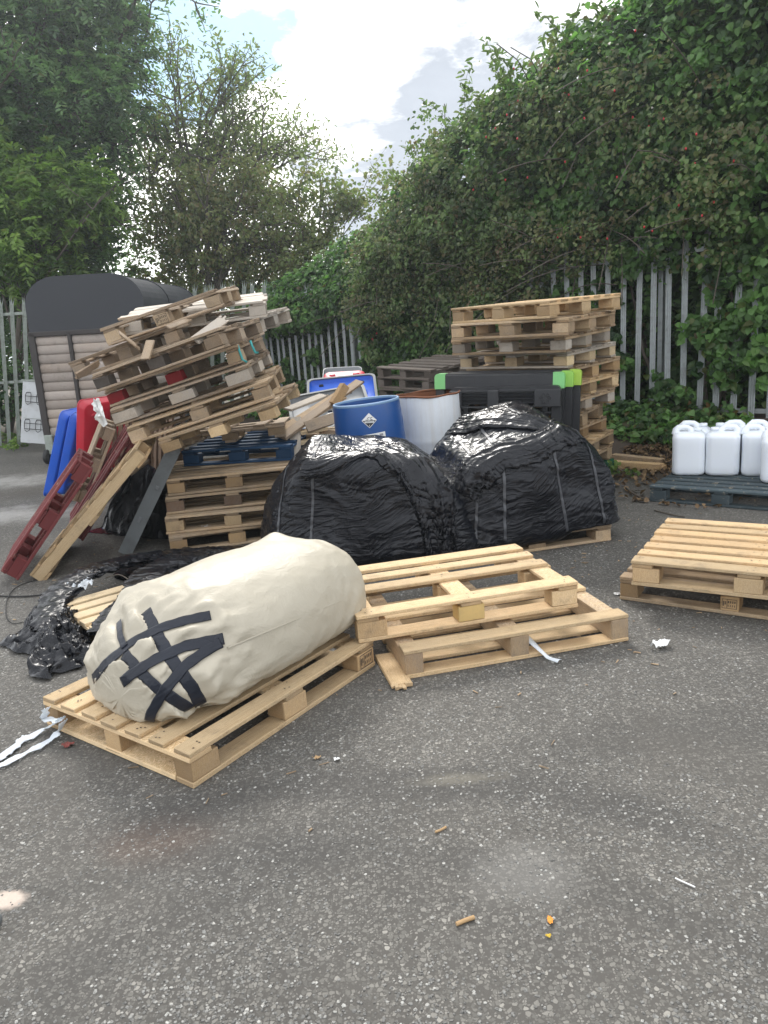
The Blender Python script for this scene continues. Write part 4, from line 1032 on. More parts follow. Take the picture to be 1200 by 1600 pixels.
def drum_white():
    m, nt, b = new_mat('white_rusty_steel')
    pos = nt.node('ShaderNodeTexCoord').outputs['Object']; z = nt.node('ShaderNodeSeparateXYZ', i_0=pos).outputs[2]
    n = nt.noise(pos, 9.0, 7, .7); st = nt.noise(nt.vmath('MULTIPLY', pos, (14, 14, 1.2)), 1.6, 5, .6)
    rust = nt.math('ADD', nt.math('MULTIPLY', nt.smooth(z, 1.0, 1.09), .5), nt.math('MULTIPLY', st, .42))
    rust = nt.smooth(nt.math('ADD', rust, nt.math('MULTIPLY', n, .25)), .72, .95)
    speck = nt.smooth(n, .66, .72)
    col = nt.mix(n, (.60, .63, .66), (.74, .77, .80)); col = nt.mix(nt.math('MULTIPLY', nt.smooth(st, .4, .75), .25), col, (.50, .42, .30))
    col = nt.mix(nt.math('MAXIMUM', rust, nt.math('MULTIPLY', speck, .6)), col, (.20, .075, .03))
    nt.put(b.inputs['Base Color'], col); b.inputs['Roughness'].default_value = .4
    rustm = plain('rust', (.17, .060, .025), .85, 0, .4, 14, bump=.5, bscale=60)
    root = thing('steel_drum', 'white painted open steel drum with a rusty rim', 'drum', (.50, 6.78, .0), (math.radians(1), math.radians(-1.5), 0))
    H = 1.075; mb = MB(); mb.lathe([(.28, 0), (.286, .02), (.286, .1), (.286, .30), (.288, .33), (.291, .35), (.288, .37), (.286, .40), (.286, .5), (.286, .62), (.288, .655), (.291, .675), (.288, .695), (.286, .72), (.2855, .74), (.285, .8), (.285, .95), (.285, H)], 56); mb.build('shell', m, root, smooth=True)
    mi = MB(); mi.lathe([(.282, H), (.281, .7), (.281, .03), (0, .02)], 56); mi.build('lining', rustm, root, smooth=True)
    mr = MB(); rows = []
    for k in range(72):
        a = 2 * PI * k / 72; wob = .004 * math.sin(a * 3 + 1) + .003 * math.sin(a * 7); dz = .006 * math.sin(a * 2 + .4) + .004 * math.sin(a * 5)
        rows.append([((.286 + wob + .008 * math.cos(t)) * math.cos(a), (.286 + wob + .008 * math.cos(t)) * math.sin(a), H + dz + .009 * math.sin(t)) for t in np.linspace(0, 2 * PI, 9)[:-1]])
    mr.grid(rows, closed_u=True, closed_v=True, flip=True); mr.build('rim', rustm, root, smooth=True)
drum_white()

# ------------------------------------------------------------------ plastic lids and pallets
def rounded(w_, h_, r, seg=5):
    pts = []
    for cx, cy, a0 in ((w_ / 2 - r, h_ / 2 - r, 0), (-w_ / 2 + r, h_ / 2 - r, PI / 2), (-w_ / 2 + r, -h_ / 2 + r, PI), (w_ / 2 - r, -h_ / 2 + r, 1.5 * PI)):
        for k in range(seg + 1): a = a0 + PI / 2 * k / seg; pts.append((cx + r * math.cos(a), cy + r * math.sin(a)))
    return pts
def lid(label, w_, h_, dep, mat, loc, xdir, ydir, inner=None, group='loose bin lids', ribs=3, name='bin_lid'):
    """a shallow moulded lid: rolled rim, raised top with bosses; local x width, y height, z outward"""
    root = thing(name, label, 'lid', group=group)
    mb = MB(); rows = []
    for sc, z in ((1.0, 0), (1.0, -.012), (.985, -.014), (.975, 0), (.955, dep * .2), (.925, dep * .85), (.90, dep), (.6, dep * 1.06), (.05, dep * 1.08)):
        rows.append([(x * (1 - (1 - sc) * min(1, h_ / w_)) if sc > .8 else x * sc, y * (1 - (1 - sc)) if sc > .8 else y * sc, z) for x, y in rounded(w_, h_, .07 if sc > .8 else .05)])
    mb.grid(rows, closed_v=True, flip=False); pan = mb.build('shell', mat, root, smooth=True)
    md = pan.modifiers.new('thickness', 'SOLIDIFY'); md.thickness = .006; md.offset = -1
    bs = MB()
    for i in range(2 if dep > 0 else 0):
        for j in range(ribs + 1):
            cx, cy = (i - .5) * w_ * .55, (j / ribs - .5) * h_ * .7
            rws = [[(cx + rr * math.cos(a), cy + rr * .55 * math.sin(a), dep * 1.02 + zz) for a in np.linspace(0, 2 * PI, 13)[:-1]] for rr, zz in ((.045, 0), (.040, .012), (.02, .017), (.002, .018))]
            bs.grid(rws, closed_v=True)
    if dep > 0: bs.build('bosses', mat, root, smooth=True)['kind'] = 'stuff'
    if inner:
        fm = MB(); o_ = rounded(w_ * 1.005, h_ * 1.005, .07); i_ = rounded(w_ * .93, h_ * .93, .06)
        fm.grid([[(x, y, .004) for x, y in o_], [(x, y, .016) for x, y in o_], [(x, y, .016) for x, y in i_], [(x, y, .004) for x, y in i_]], closed_v=True); fm.build('rim', inner, root)
        for x in (-.3, .3):
            hb = MB(); hb.box((x * w_, h_ * .40, dep * 1.05 + .012), (.05, .03, .03), bev=.006); hb.build('hinge_lug', M_RUBBER, root)
    orient(root, loc, xdir, ydir); return root
def orient(root, loc, xdir, ydir):
    x = Vector(xdir).normalized(); y = Vector(ydir); y = (y - x * y.dot(x)).normalized(); z = x.cross(y)
    root.matrix_world = Matrix(((x.x, y.x, z.x, loc[0]), (x.y, y.y, z.y, loc[1]), (x.z, y.z, z.z, loc[2]), (0, 0, 0, 1)))
# left: two blue and one red, standing upright
lid('bright blue lid standing on edge, outermost on the left', .55, 1.04, .07, M_BLUEPL, (-3.66, 8.62, .56), (.10, 1, 0), (.40, -.02, 1))
lid('blue lid standing on edge between the outer blue lid and the red one', .55, 1.0, .07, M_BLUEPL, (-3.53, 8.60, .55), (.10, 1, 0), (.39, -.02, 1))
lid('bright red lid standing on edge beside the two blue lids', .72, 1.14, .07, M_REDPL, (-3.17, 8.5, .61), (.40, .80, 0), (.28, .0, 1))
# middle: grey, blue, red-edged and grey lids leaning back behind the planks
lid('pale grey lid leaning behind the loose planks, nearest of the leaning lids', .86, .8, -.04, M_PALEPL, (-.50, 7.98, .89), (1, .10, .10), (-.10, .88, .40), inner=M_GREYPL)
lid('blue lid with a grey frame leaning between the two pale grey ones', .80, .7, -.06, M_BLUEPL, (-.38, 8.56, 1.0), (1, .02, .02), (-.02, .85, .46), inner=M_GREYPL)
lid('red lid of which only the top edge shows behind the framed blue lid', .52, .8, .04, M_REDPL, (-.36, 8.86, 1.02), (1, .0, -.01), (-.02, .85, .40))
lid('pale grey lid furthest back, against the hedge foot', .50, .8, -.04, M_PALEPL, (-.40, 9.35, 1.10), (1, .0, -.02), (-.02, .90, .36))
lid('small blue lid standing just behind the blue drum', .32, .9, .06, M_BLUEPL, (-.13, 8.55, .62), (.9, .40, .22), (-.3, .25, .95))

def black_pallet(label, w_, h_, loc, xdir, ydir, corners=None, face=True, group='black plastic pallets on edge'):
    """moulded plastic pallet on edge: local x width, y height, z towards the yard"""
    root = thing('plastic_pallet', label, 'plastic pallet', group=group)
    mb = MB(); t = .045
    out = rounded(w_, h_, .05); inn = rounded(w_ - .16, h_ - .2, .03)
    mb.grid([[(x, y, z) for x, y in o_] for o_, z in ((inn, t * .9), (out, t), (out, -t), (inn, -t * .9), (inn, t * .9))], closed_v=True, flip=True)
    mb.build('frame', M_BLACKPL, root)
    gr = MB()
    for k in range(9):
        y = h_ / 2 - .13 - k * (h_ - .26) / 8
        gr.box((0, y, .01), (w_ - .16, .022, .05), bev=.003)
    for x in (-.36, -.12, .12, .36): gr.box((x * w_, 0, .0), (.05, h_ - .2, .055), bev=.003)
    gr.build('grid', M_BLACKPL, root)
    if face:
        fr = MB()       # upper beam with two louvred windows and moulded rings
        yb = h_ / 2 - .105
        for x0, x1 in ((-.5, -.385), (-.15, -.045), (.27, .5)):
            fr.box(((x0 + x1) / 2 * w_, yb, t + .02), ((x1 - x0) * w_, .15, .05), bev=.006)
        for x0, x1 in ((-.385, -.15), (-.045, .27)):
            fr.box(((x0 + x1) / 2 * w_, yb + .07, t + .02), ((x1 - x0) * w_ - .002, .014, .046)); fr.box(((x0 + x1) / 2 * w_, yb - .07, t + .02), ((x1 - x0) * w_ - .002, .014, .046))
            for k in range(3): fr.box(((x0 + x1) / 2 * w_, yb + .034 - k * .034, t + .022), ((x1 - x0) * w_ - .002, .009, .03), rot=(.5, 0, 0))
        for k in range(6):
            a = k * PI / 3
            cx, cy = .365 * w_ + .034 * math.cos(a) * (k < 6), yb + .034 * math.sin(a)
            fr.grid([[(cx + r_ * math.cos(q), cy + r_ * math.sin(q), t + .0452 + z) for q in np.linspace(0, 2 * PI, 11)[:-1]] for r_, z in ((.016, 0), (.014, .006), (.010, .006), (.009, 0))], closed_v=True)
        for x in (.5 * w_ - .10, -.5 * w_ + .08): fr.box((x, -.1, t + .012), (.035, h_ - .38, .04), bev=.006)
        for k in range(5): fr.box((.30 * w_ + .016 * k, yb - .16, t + .0), (.006, .09, .03), rot=(0, 0, .15 * (k - 2)))
        fr.build('beam', M_BLACKPL, root)
    else:
        tp = MB(); tp.box((0, h_ / 2 - .075, t + .004), (w_ - .02, .13, .02), bev=.008); tp.box((-w_ * .22, h_ / 2 - .07, t + .0155), (.07, .05, .006), bev=.002); tp.box((w_ * .30, h_ / 2 - .03, t + .015), (.1, .012, .004)); tp.build('edge_beam', M_BLACKPL, root)
    if corners:
        for sx, mt in corners:
            cm = MB(); wd = .10
            prof = [(0, -.07), (wd, -.07), (wd, .035)] + [(wd - .035 + .035 * math.cos(a), .035 + .035 * math.sin(a)) for a in np.linspace(.2, PI / 2, 5)] + [(0, .07)]
            q = [(sx * (w_ / 2 - wd + x + .006), h_ / 2 - .066 + y) for x, y in prof]
            if sx < 0: q = q[::-1]
            n_ = len(q)
            cm.poly([(x, y, t + .018) for x, y in q]); cm.poly([(x, y, -t - .01) for x, y in q[::-1]])
            for i in range(n_):
                (xa, ya), (xb, yb_) = q[i], q[(i + 1) % n_]; cm.poly([(xa, ya, -t - .01), (xb, yb_, -t - .01), (xb, yb_, t + .018), (xa, ya, t + .018)])
            cm.build('corner_cap', mt, root)
    orient(root, loc, xdir, ydir); return root
black_pallet('black plastic pallet with a dark hexagon pattern, standing nearest behind the strapped bale', .98, 1.08, (1.135, 6.63, .56), (1.147, -.40, -.03), (0, .02, 1))
black_pallet('black plastic pallet with mint green corner caps on both ends of its top edge', 1.16, 1.16, (1.105, 6.80, .628), (1.147, -.40, -.045), (0, .02, 1), corners=((-1, M_MINTPL), (1, M_MINTPL)), face=False)
black_pallet('black plastic pallet with a lime corner cap, middle of the three capped ones', 1.16, 1.165, (1.20, 6.87, .628), (1.147, -.40, -.045), (0, .02, 1), corners=((1, M_GREENPL),), face=False)
black_pallet('black plastic pallet with a yellowish lime corner cap, rearmost and furthest right', 1.16, 1.17, (1.29, 6.94, .628), (1.147, -.40, -.045), (0, .02, 1), corners=((1, plain('yellow_lime_plastic', (.36, .54, .07), .4)),), face=False)

def grey_prop():
    root = thing('plastic_pallet', 'long grey plastic pallet seen edge-on, propped against the straight pallet stack', 'plastic pallet')
    L, Wd, t = 1.02, .75, .055
    mb = MB(); out = [(-L / 2, -t), (L / 2 - t, -t)] + [(L / 2 - t + t * math.cos(a), t * math.sin(a)) for a in np.linspace(-PI / 2, PI / 2, 9)] + [(L / 2 - t, t), (-L / 2, t)]
    n_ = len(out)
    for y0, y1 in ((-Wd / 2, -Wd / 2 + .05), (-.03, .03), (Wd / 2 - .05, Wd / 2)):
        mb.poly([(x, y0, z) for x, z in out]); mb.poly([(x, y1, z) for x, z in out[::-1]])
        for i in range(n_):
            (xa, za), (xb, zb) = out[i], out[(i + 1) % n_]; mb.poly([(xa, y0, za), (xa, y1, za), (xb, y1, zb), (xb, y0, zb)])
    mb.build('side_rail', M_GREYPL, root)
    dk = MB()
    for k in range(9): dk.box((-L / 2 + .06 + k * (L - .15) / 8, 0, t - .012), (.075, Wd - .102, .016), bev=.003)
    for k in range(4): dk.box((-L / 2 + .08 + k * (L - .25) / 3, 0, -t + .012), (.12, Wd - .102, .02), bev=.003)
    dk.build('deck', M_GREYPL, root)
    bolt = MB(); bolt.tube([(L / 2 - t, -Wd / 2 - .012, 0), (L / 2 - t, -Wd / 2 + .0, 0)], .024, 14); bolt.build('bolt', M_PALEPL, root)
    st = MB(); st.box((L * .12, -Wd / 2 - .004, -.01), (.03, .012, .03), bev=.003); st.box((-L * .18, -Wd / 2 - .004, .01), (.05, .01, .02), bev=.003); st.build('lug', M_PALEPL, root)
    root.location = (-1.98, 6.36, .44); root.rotation_euler = (.05, -1.02, .13)
grey_prop()

# ------------------------------------------------------------------ white jerrycans
def jerrycan_meshes():
    W_, D_, H_ = .285, .288, .395
    def sect(w_, d_, z, r): return [(x, y, z) for x, y in rounded(w_, d_, r, 6)]
    rows = [sect(.2, .16, .004, .05), sect(W_ - .05, D_ - .05, .0, .06), sect(W_ - .012, D_ - .012, .012, .065), sect(W_, D_, .035, .065)]
    for k in range(1, 7):
        z = .035 + (H_ - .09) * k / 6; s_ = -.004 * math.sin(PI * k / 6); rows.append(sect(W_ + s_, D_ + s_, z, .065))
    rows += [sect(W_ - .006, D_ - .006, H_ - .035, .065), sect(W_ - .035, D_ - .035, H_ - .012, .06), sect(W_ - .09, D_ - .08, H_, .05), sect(.12, .12, H_ + .004, .04), sect(.02, .02, H_ + .004, .008)]
    b_ = MB(); b_.grid(rows, closed_v=True, flip=True)
    b_.poly(rows[0][::-1]); b_.poly(rows[-1])
    h = MB()            # raised arched handle with two shoulders and the neck in front
    pts = [(0, y, H_ - .012 + z) for y, z in ((.112, -.012), (.110, .030), (.092, .050), (.05, .054), (.01, .050), (-.014, .032), (-.02, -.012))]
    h.tube(pts, [.040, .034, .028, .024, .024, .030, .040], 14)
    c_ = MB(); rows2 = [[(.0 + r_ * math.cos(a), -.075 + r_ * math.sin(a), H_ - .005 + z) for a in np.linspace(0, 2 * PI, 29)[:-1]] for r_, z in ((.030, 0), (.030, .012), (.036, .013), (.037, .038), (.033, .042), (.002, .042))]
    c_.grid(rows2, closed_v=True, flip=True)
    return b_, h, c_
def jerrycans():
    b_, h, c_ = jerrycan_meshes()
    root = thing('jerrycan', 'white jerrycan', 'jerrycan', group='white jerrycans on the slate pallet')
    b_.build('body', M_JUG, root, smooth=True); h.build('handle', M_JUG, root, smooth=True); c_.build('cap', M_JUG, root, smooth=True)
    yaw = -.687 + .25; ex = Vector((math.cos(yaw), math.sin(yaw), 0)); ey = Vector((-ex.y, ex.x, 0)); o0 = Vector((2.895, 6.86, .147))
    spots = [(0, 0, 'front-row white jerrycan at the left end, beside the ivy and dead leaves'), (.294, .0, 'front-row white jerrycan second from the left end'), (.588, .0, 'front-row white jerrycan third from the left, half behind the nearest one'),
             (.74, -.30, 'nearest white jerrycan, cut by the right edge of the picture'), (.04, .29, 'back-row white jerrycan behind the left-end one'), (.335, .29, 'back-row white jerrycan behind the second one'), (.635, .29, 'back-row white jerrycan at the right end')]
    for i, (a, b__, lab) in enumerate(spots):
        if i == 0: r_ = root
        else:
            r_ = root.copy(); COL.objects.link(r_)
            for ch in root.children:
                q = ch.copy(); COL.objects.link(q); q.parent = r_
        r_.location = o0 + ex * a + ey * b__; r_.rotation_euler = (0, 0, yaw + random.Random(i).uniform(-.06, .06) + PI / 2 + (PI if i in (1, 5) else 0)); r_['label'] = lab
jerrycans()

# ------------------------------------------------------------------ trailer with log-lap sides
def trailer():
    root = thing('trailer', 'black-roofed trailer clad in log-lap boards, parked by the left fence', 'trailer', (-4.28, 11.6, 0), (0, math.radians(1.0), math.radians(-3)))
    w_, L, z0, zr, zt = 1.78, 2.9, .42, 1.98, 2.78
    def prof(w2=w_ / 2, top=zt, bot=zr):
        r = .50; pts = [(-w2, bot)]
        for k in range(9): a = PI - PI / 2 * k / 8; pts.append((-w2 + r + r * math.cos(a), top - r * .85 + r * .85 * math.sin(a)))
        for k in range(9): a = PI / 2 - PI / 2 * k / 8; pts.append((w2 - r + r * math.cos(a), top - r * .85 + r * .85 * math.sin(a)))
        pts.append((w2, bot)); return pts
    P = prof(); mb = MB()
    def arch(P, ys, mb, ends=True):
        mb.grid([[(x, y, z) for x, z in P] for y in ys], flip=True)
        if ends:
            mb.poly([(x, ys[0], z) for x, z in P[::-1]][::-1][::-1]); mb.poly([(x, ys[-1], z) for x, z in P])
            mb.poly([(P[0][0], ys[0], P[0][1]), (P[-1][0], ys[0], P[-1][1]), (P[-1][0], ys[-1], P[-1][1]), (P[0][0], ys[-1], P[0][1])])
    arch(P, [0.0, L], mb); mb.build('roof', M_FELT, root)
    for y0, y1 in ((-.03, .03), (L * .42, L * .42 + .06), (L - .03, L + .03)):
        bd = MB(); arch(prof(w_ / 2 + .012, zt + .012, zr), [y0, y1], bd); bd.build('roof_band', M_FELT, root)
    lg = MB(); n = 11; dz = (zr - .04 - z0) / n
    def log(p0, p1, z, out):
        """half-round board"""
        a0 = Vector(p0); a1 = Vector(p1); rows = []
        for p in (a0, a1):
            rows.append([tuple(p + Vector(out) * (.030 * math.sin(t) + .004) + Vector((0, 0, z + dz * .5 - dz * .5 * math.cos(t)))) for t in np.linspace(0.12, PI - .12, 9)])
        f = (random.uniform(.42, .58), random.uniform(.1, .7)); b_ = len(lg.v); ln = (a1 - a0).length; ou, ov = random.uniform(0, 40), random.uniform(0, 40)
        for j in range(8): lg.poly([rows[0][j], rows[1][j], rows[1][j + 1], rows[0][j + 1]], [(ou, ov + j * .016), (ou + ln, ov + j * .016), (ou + ln, ov + (j + 1) * .016), (ou, ov + (j + 1) * .016)], f)
    random.seed(4)
    xd = -w_ / 2 + .60
    for k in range(n):
        z = z0 + dz * k
        log((-w_ / 2 + .07, 0, 0), (xd - .03, 0, 0), z, (0, -1, 0)); log((xd + .03, 0, 0), (w_ / 2 - .05, 0, 0), z, (0, -1, 0))
        log((w_ / 2, .05, 0), (w_ / 2, L - .05, 0), z, (1, 0, 0)); log((-w_ / 2, L - .05, 0), (-w_ / 2, .05, 0), z, (-1, 0, 0))
    lg.build('log_cladding', W_LOG, root, smooth=True)
    cr = MB(); cr.box((0, L / 2, (z0 + zr) / 2), (w_ - .012, L - .01, zr - z0)); cr.build('carcass', M_FRAME, root)
    def fbox(nm, c_, s_): fr = MB(); fr.box(c_, s_, bev=.006); fr.build(nm, M_FRAME, root)
    for x, wd in ((-w_ / 2 + .02, .10), (xd, .055), (w_ / 2 - .02, .08)): fbox('frame_post', (x, -.025, (z0 + zr) / 2 - .05), (wd, .09, zr - z0 + .12))
    fbox('frame_rail', (0, -.04, zr - .01), (w_ + .04, .06, .07)); fbox('frame_rail', (0, -.04, z0 - .04), (w_ + .04, .10, .09))
    for x in (-w_ / 2 + .02, w_ / 2 - .02): fbox('frame_post', (x, L + .01, (z0 + zr) / 2), (.1, .09, zr - z0 + .1))
    ch = MB(); ch.box((0, L / 2, z0 - .10), (w_ - .3, L + .2, .07)); ch.tube([(-w_ / 2 + .02, -.06, z0 - .02), (-w_ / 2 + .02, -.06, .16)], .035, 10); ch.box((-w_ / 2 + .05, -.05, .30), (.13, .11, .30), bev=.01); ch.build('chassis', M_GALV_OLD, root)
    for x, y in ((-w_ / 2 - .04, 1.25), (w_ / 2 + .04, 1.25), (-w_ / 2 - .04, 1.95), (w_ / 2 + .04, 1.95)):
        t = MB(); t.grid([[(x + xx, y + r_ * math.cos(a), .30 + r_ * math.sin(a)) for a in np.linspace(0, 2 * PI, 29)[:-1]] for xx, r_ in ((-.09, .17), (-.09, .28), (-.06, .30), (.06, .30), (.09, .28), (.09, .17))], closed_v=True)
        wl = t.build('wheel', M_RUBBER, root, smooth=True)
        h = MB(); h.grid([[(x + xx, y + r_ * math.cos(a), .30 + r_ * math.sin(a)) for a in np.linspace(0, 2 * PI, 21)[:-1]] for xx, r_ in ((-.05, .0), (-.05, .17), (.05, .17), (.05, .0))], closed_v=True); h.build('hub', M_GALV_OLD, wl)
    j = MB(); jx, jy = -w_ / 2 + .0, -.10
    j.grid([[(jx + xx, jy + r_ * math.cos(a), .115 + r_ * math.sin(a)) for a in np.linspace(0, 2 * PI, 21)[:-1]] for xx, r_ in ((-.035, .03), (-.035, .10), (-.02, .115), (.02, .115), (.035, .10), (.035, .03))], closed_v=True); j.build('jockey_wheel', M_RUBBER, root, smooth=True)
trailer()

# ------------------------------------------------------------------ palisade fences
def pale_mesh(h, mat):
    """W-section pale with a three-pronged splayed head"""
    sec = [(-.035, .004), (-.026, .012), (-.013, 0), (0, .010), (.013, 0), (.026, .012), (.035, .004)]
    mb = MB(); zs = [0, h * .5, h - .14]
    mb.grid([[(x, -y, z) for x, y in sec] for z in zs])
    base = [(x, -y, h - .14) for x, y in sec]
    for a, b_, tip in ((0, 2, (-.045, .030, h - .02)), (2, 4, (0, .004, h)), (4, 6, (.045, .030, h - .02))):
        for k in range(a, b_): mb.poly([base[k], base[k + 1], (tip[0] * .8 + base[k + 1][0] * .2, tip[1] - .004, tip[2] - .03), tip])
    o = mb.build('pale', mat); md = o.modifiers.new('thickness', 'SOLIDIFY'); md.thickness = .003; return o
def fence(label, p0, direction, n, pitch, h, base, mat, lean=0.0, rails=(.32, .86), gaps=()):
    d_ = Vector(direction).normalized(); ang = math.atan2(d_.y, d_.x)
    root = thing('palisade_fence', label, 'fence', (p0[0], p0[1], base), (0, 0, ang))
    first = pale_mesh(h, mat); first.parent = root; rnd = random.Random(n)
    for k in range(n):
        if k in gaps: continue
        o = first if k == 0 else first.copy()
        if k: COL.objects.link(o); o.parent = root
        o.location = (k * pitch, -.034, 0); o.rotation_euler = (rnd.uniform(-.012, .012), lean + rnd.gauss(0, .008), 0)
    for f in rails:
        mb = MB(); z = h * f; x1 = n * pitch
        mb.poly([(-.2, 0, z - .025), (x1, 0, z - .025), (x1, 0, z + .025), (-.2, 0, z + .025)][::-1]); mb.box((x1 / 2 - .1, -.012, z), (x1 + .2, .008, .05)); mb.box((x1 / 2 - .1, .012, z - .022), (x1 + .2, .05, .006))
        o = mb.build('rail', mat, root); o.location = (lean * z, 0, 0)
    for k in range(int(n * pitch / 2.75) + 1):
        mb = MB(); mb.box((0, .09, h * .46), (.055, .1, h * .95)); o = mb.build('post', mat, root); o.location = (k * 2.75 + .1, 0, 0); o.rotation_euler = (0, lean, 0)
    return root
# FENCE_D runs away to the left; build it from the far corner towards the right so pales face the yard
pc = fence_pt(8.35)
fence('galvanised palisade fence overgrown with ivy on the right side of the yard', pc, -FENCE_D, 69, .193, 2.2, .40, M_GALV, rails=(.05, .86))
fence('leaning grey-green palisade fence at the far left behind the trailer', (-11.2, 14.25), (1, .03, 0), 49, .186, 2.75, .05, M_GALV_OLD, lean=.125, rails=(.43, .88))

def wire_panel():
    root = thing('wire_hook_panel', 'white panel with rows of dark wire hooks leaning on the left fence', 'panel', (-6.0, 13.35, .12), (math.radians(-9), math.radians(9), math.radians(4)))
    mb = MB(); mb.box((0, 0, .56), (.82, .035, 1.10), bev=.006); mb.build('sheet', M_WHITEPANEL, root)
    tr = MB(); tr.box((0, -.004, 1.115), (.86, .05, .03), bev=.004); tr.box((0, -.02, .45), (.74, .006, .008)); tr.build('edge_strip', M_GALV_OLD, root)
    for z in (.84, .60, .36, .18)[0:4:1]:
        if z in (.60, .18): continue
        rk = MB(); rk.tube([(-.34, -.05, z), (.34, -.05, z)], .006, 6); rk.tube([(-.34, -.05, z - .10), (.34, -.05, z - .10)], .006, 6)
        for k in range(4):
            x = -.29 + .19 * k
            rk.tube([(x - .04, -.03, z + .07), (x + .03, -.05, z + .07), (x + .045, -.06, z + .04), (x + .045, -.06, z - .12), (x + .01, -.10, z - .15), (x - .03, -.09, z - .12)], .006, 6)
            rk.tube([(x - .04, -.03, z + .07), (x - .05, -.06, z + .02), (x - .045, -.06, z - .10)], .006, 6)
        rk.build('wire_rack', M_WIRE, root)
wire_panel()

# ------------------------------------------------------------------ loose planks and other wood
def plank(label, a, b_, w_, t, mat, roll=0.0, seed=0, name='plank', group='loose planks', jag=False, cat='plank'):
    a, b_ = Vector(a), Vector(b_); L = (b_ - a).length; rnd = random.Random(seed)
    mb = MB(); mb.box((0, 0, 0), (L, w_, t), bev=.003, rnd=rnd, tint=(rnd.uniform(.42, .6), rnd.random() * .6), jit=.003, axis=0)
    if jag:                         # splintered end
        for k in range(6):
            y = -w_ / 2 + w_ * (k + .5) / 6; l_ = rnd.uniform(.01, .05); mb.box((L / 2 + l_ / 2 - .004, y, rnd.uniform(-.15, .15) * t), (l_, w_ / 6 * .95, t * rnd.uniform(.4, .9)), rot=(0, rnd.uniform(-.2, .2), rnd.uniform(-.1, .1)), axis=0, rnd=rnd, jit=.002, tint=(.55, .3))
    o = mb.build(name, mat); x = (b_ - a).normalized(); up = Vector((0, 0, 1)); y = up.cross(x).normalized(); z = x.cross(y)
    R_ = Matrix(((x.x, y.x, z.x), (x.y, y.y, z.y), (x.z, y.z, z.z))) @ Matrix.Rotation(roll, 3, 'X')
    o.matrix_world = Matrix.Translation((a + b_) / 2) @ R_.to_4x4(); return tag(o, label, cat, group)
D7 = 7.0
plank('long old board rising to the right across the plank heap, ending above the blue drum', at_depth(440, 684, 6.75), at_depth(562, 596, 7.9), .10, .024, W_OLD, .3, 1)
plank('wide weathered board with a ragged end in the middle of the plank heap', at_depth(446, 672, 6.9), at_depth(532, 618, 7.6), .14, .022, W_TAN, .5, 2, jag=True)
plank('grey board lying flattest at the top left of the plank heap', at_depth(449, 640, 7.2), at_depth(505, 618, 7.7), .10, .022, W_SILVER, .2, 3, jag=True)
plank('short grey board tucked against the blue drum', at_depth(478, 668, 6.9), at_depth(526, 652, 7.0), .12, .022, W_OLD, .9, 4)
plank('thick dark offcut under the ragged boards', at_depth(500, 676, 7.02), at_depth(524, 680, 7.06), .09, .09, W_OLD, 0, 5)
plank('pale plank lying along the low stack, upper one of the pair', at_depth(470, 676, 6.95), at_depth(512, 668, 6.98), .11, .03, W_PALE, .1, 6)
plank('pale plank lying along the low stack, lower one of the pair', at_depth(468, 692, 6.90), at_depth(520, 683, 6.95), .11, .03, W_PALE, .1, 7)
plank('rough squared post end standing up from the plank heap', at_depth(521, 632, 7.35), at_depth(539, 602, 7.42), .085, .085, W_CHIP, 0, 8)
plank('grey plank standing steeply between blue pallet and plank heap', at_depth(461, 716, 6.68), at_depth(462, 652, 7.1), .10, .022, W_SILVER, 0, 9)
plank('short broken deck board hanging in a gap of the leaning stack', at_depth(227, 562, 5.74), at_depth(236, 532, 5.85), .07, .02, W_OLD, 0, 10, group='broken boards in the leaning stack')
plank('splintered grey board sticking out of the leaning stack', at_depth(304, 532, 5.75), at_depth(348, 500, 5.95), .09, .018, W_SILVER, .6, 11, group='broken boards in the leaning stack', jag=True)
plank('thin splinter lying on top of the leaning stack', at_depth(184, 499, 6.15), at_depth(216, 494, 6.2), .07, .018, W_OLD, .1, 12, group='broken boards in the leaning stack')
for k, (p, q, y_, w_, mt, lab) in enumerate([((352, 596), (372, 570), 6.0, .05, W_SILVER, 'pale splintered slat wedged below the turquoise straps'), ((262, 512), (290, 502), 5.95, .06, W_OLD, 'loose grey slat lying in the upper gap of the leaning stack'),
        ((186, 520), (212, 540), 5.9, .05, W_OLD, 'broken slat dangling at the upper left of the leaning stack'), ((300, 632), (345, 612), 6.0, .05, W_TAN, 'tan splinter between the two lowest full pallets of the leaning stack'),
        ((398, 640), (436, 610), 6.2, .07, W_TAN, 'tan board end poking out at the lower right of the leaning stack'), ((120, 588), (150, 570), 6.2, .06, W_OLD, 'split grey board end at the far left tip of the leaning stack')]):
    plank(lab, at_depth(*p, y_), at_depth(*q, y_ + .12), w_, .017, mt, .4 * k, 50 + k, group='broken boards in the leaning stack', jag=True)
for k, (p, q, lab) in enumerate([((203, 712), (235, 694), 'thin broken slat poking out under the left foot of the leaning stack, topmost'), ((203, 727), (228, 706), 'thin broken slat poking out under the left foot of the leaning stack, second'), ((203, 742), (232, 720), 'thin broken slat poking out under the left foot of the leaning stack, lowest')]):
    plank(lab, at_depth(*p, 6.5), at_depth(*q, 6.6), .05, .016, W_OLD, .3, 15 + k, group='broken slats under the leaning stack')
plank('broken pallet board on the asphalt by the upside-down pallet', on_ground(601, 1024, .012), on_ground(627, 1070, .012), .10, .02, W_FRESH, 0, 20, group='broken boards on the ground', jag=True)
plank('brown beam on the dead leaves behind the slate pallet, upper one', on_ground(958, 714, .07), on_ground(1036, 722, .06), .10, .07, W_TAN, 0, 21, group='beams on the dead leaves')
plank('split tan beam on the dead leaves beside the tall stack, lower one', on_ground(952, 724, .05), on_ground(1034, 730, .045), .12, .07, W_CHIP, 0, 22, group='beams on the dead leaves', jag=True)

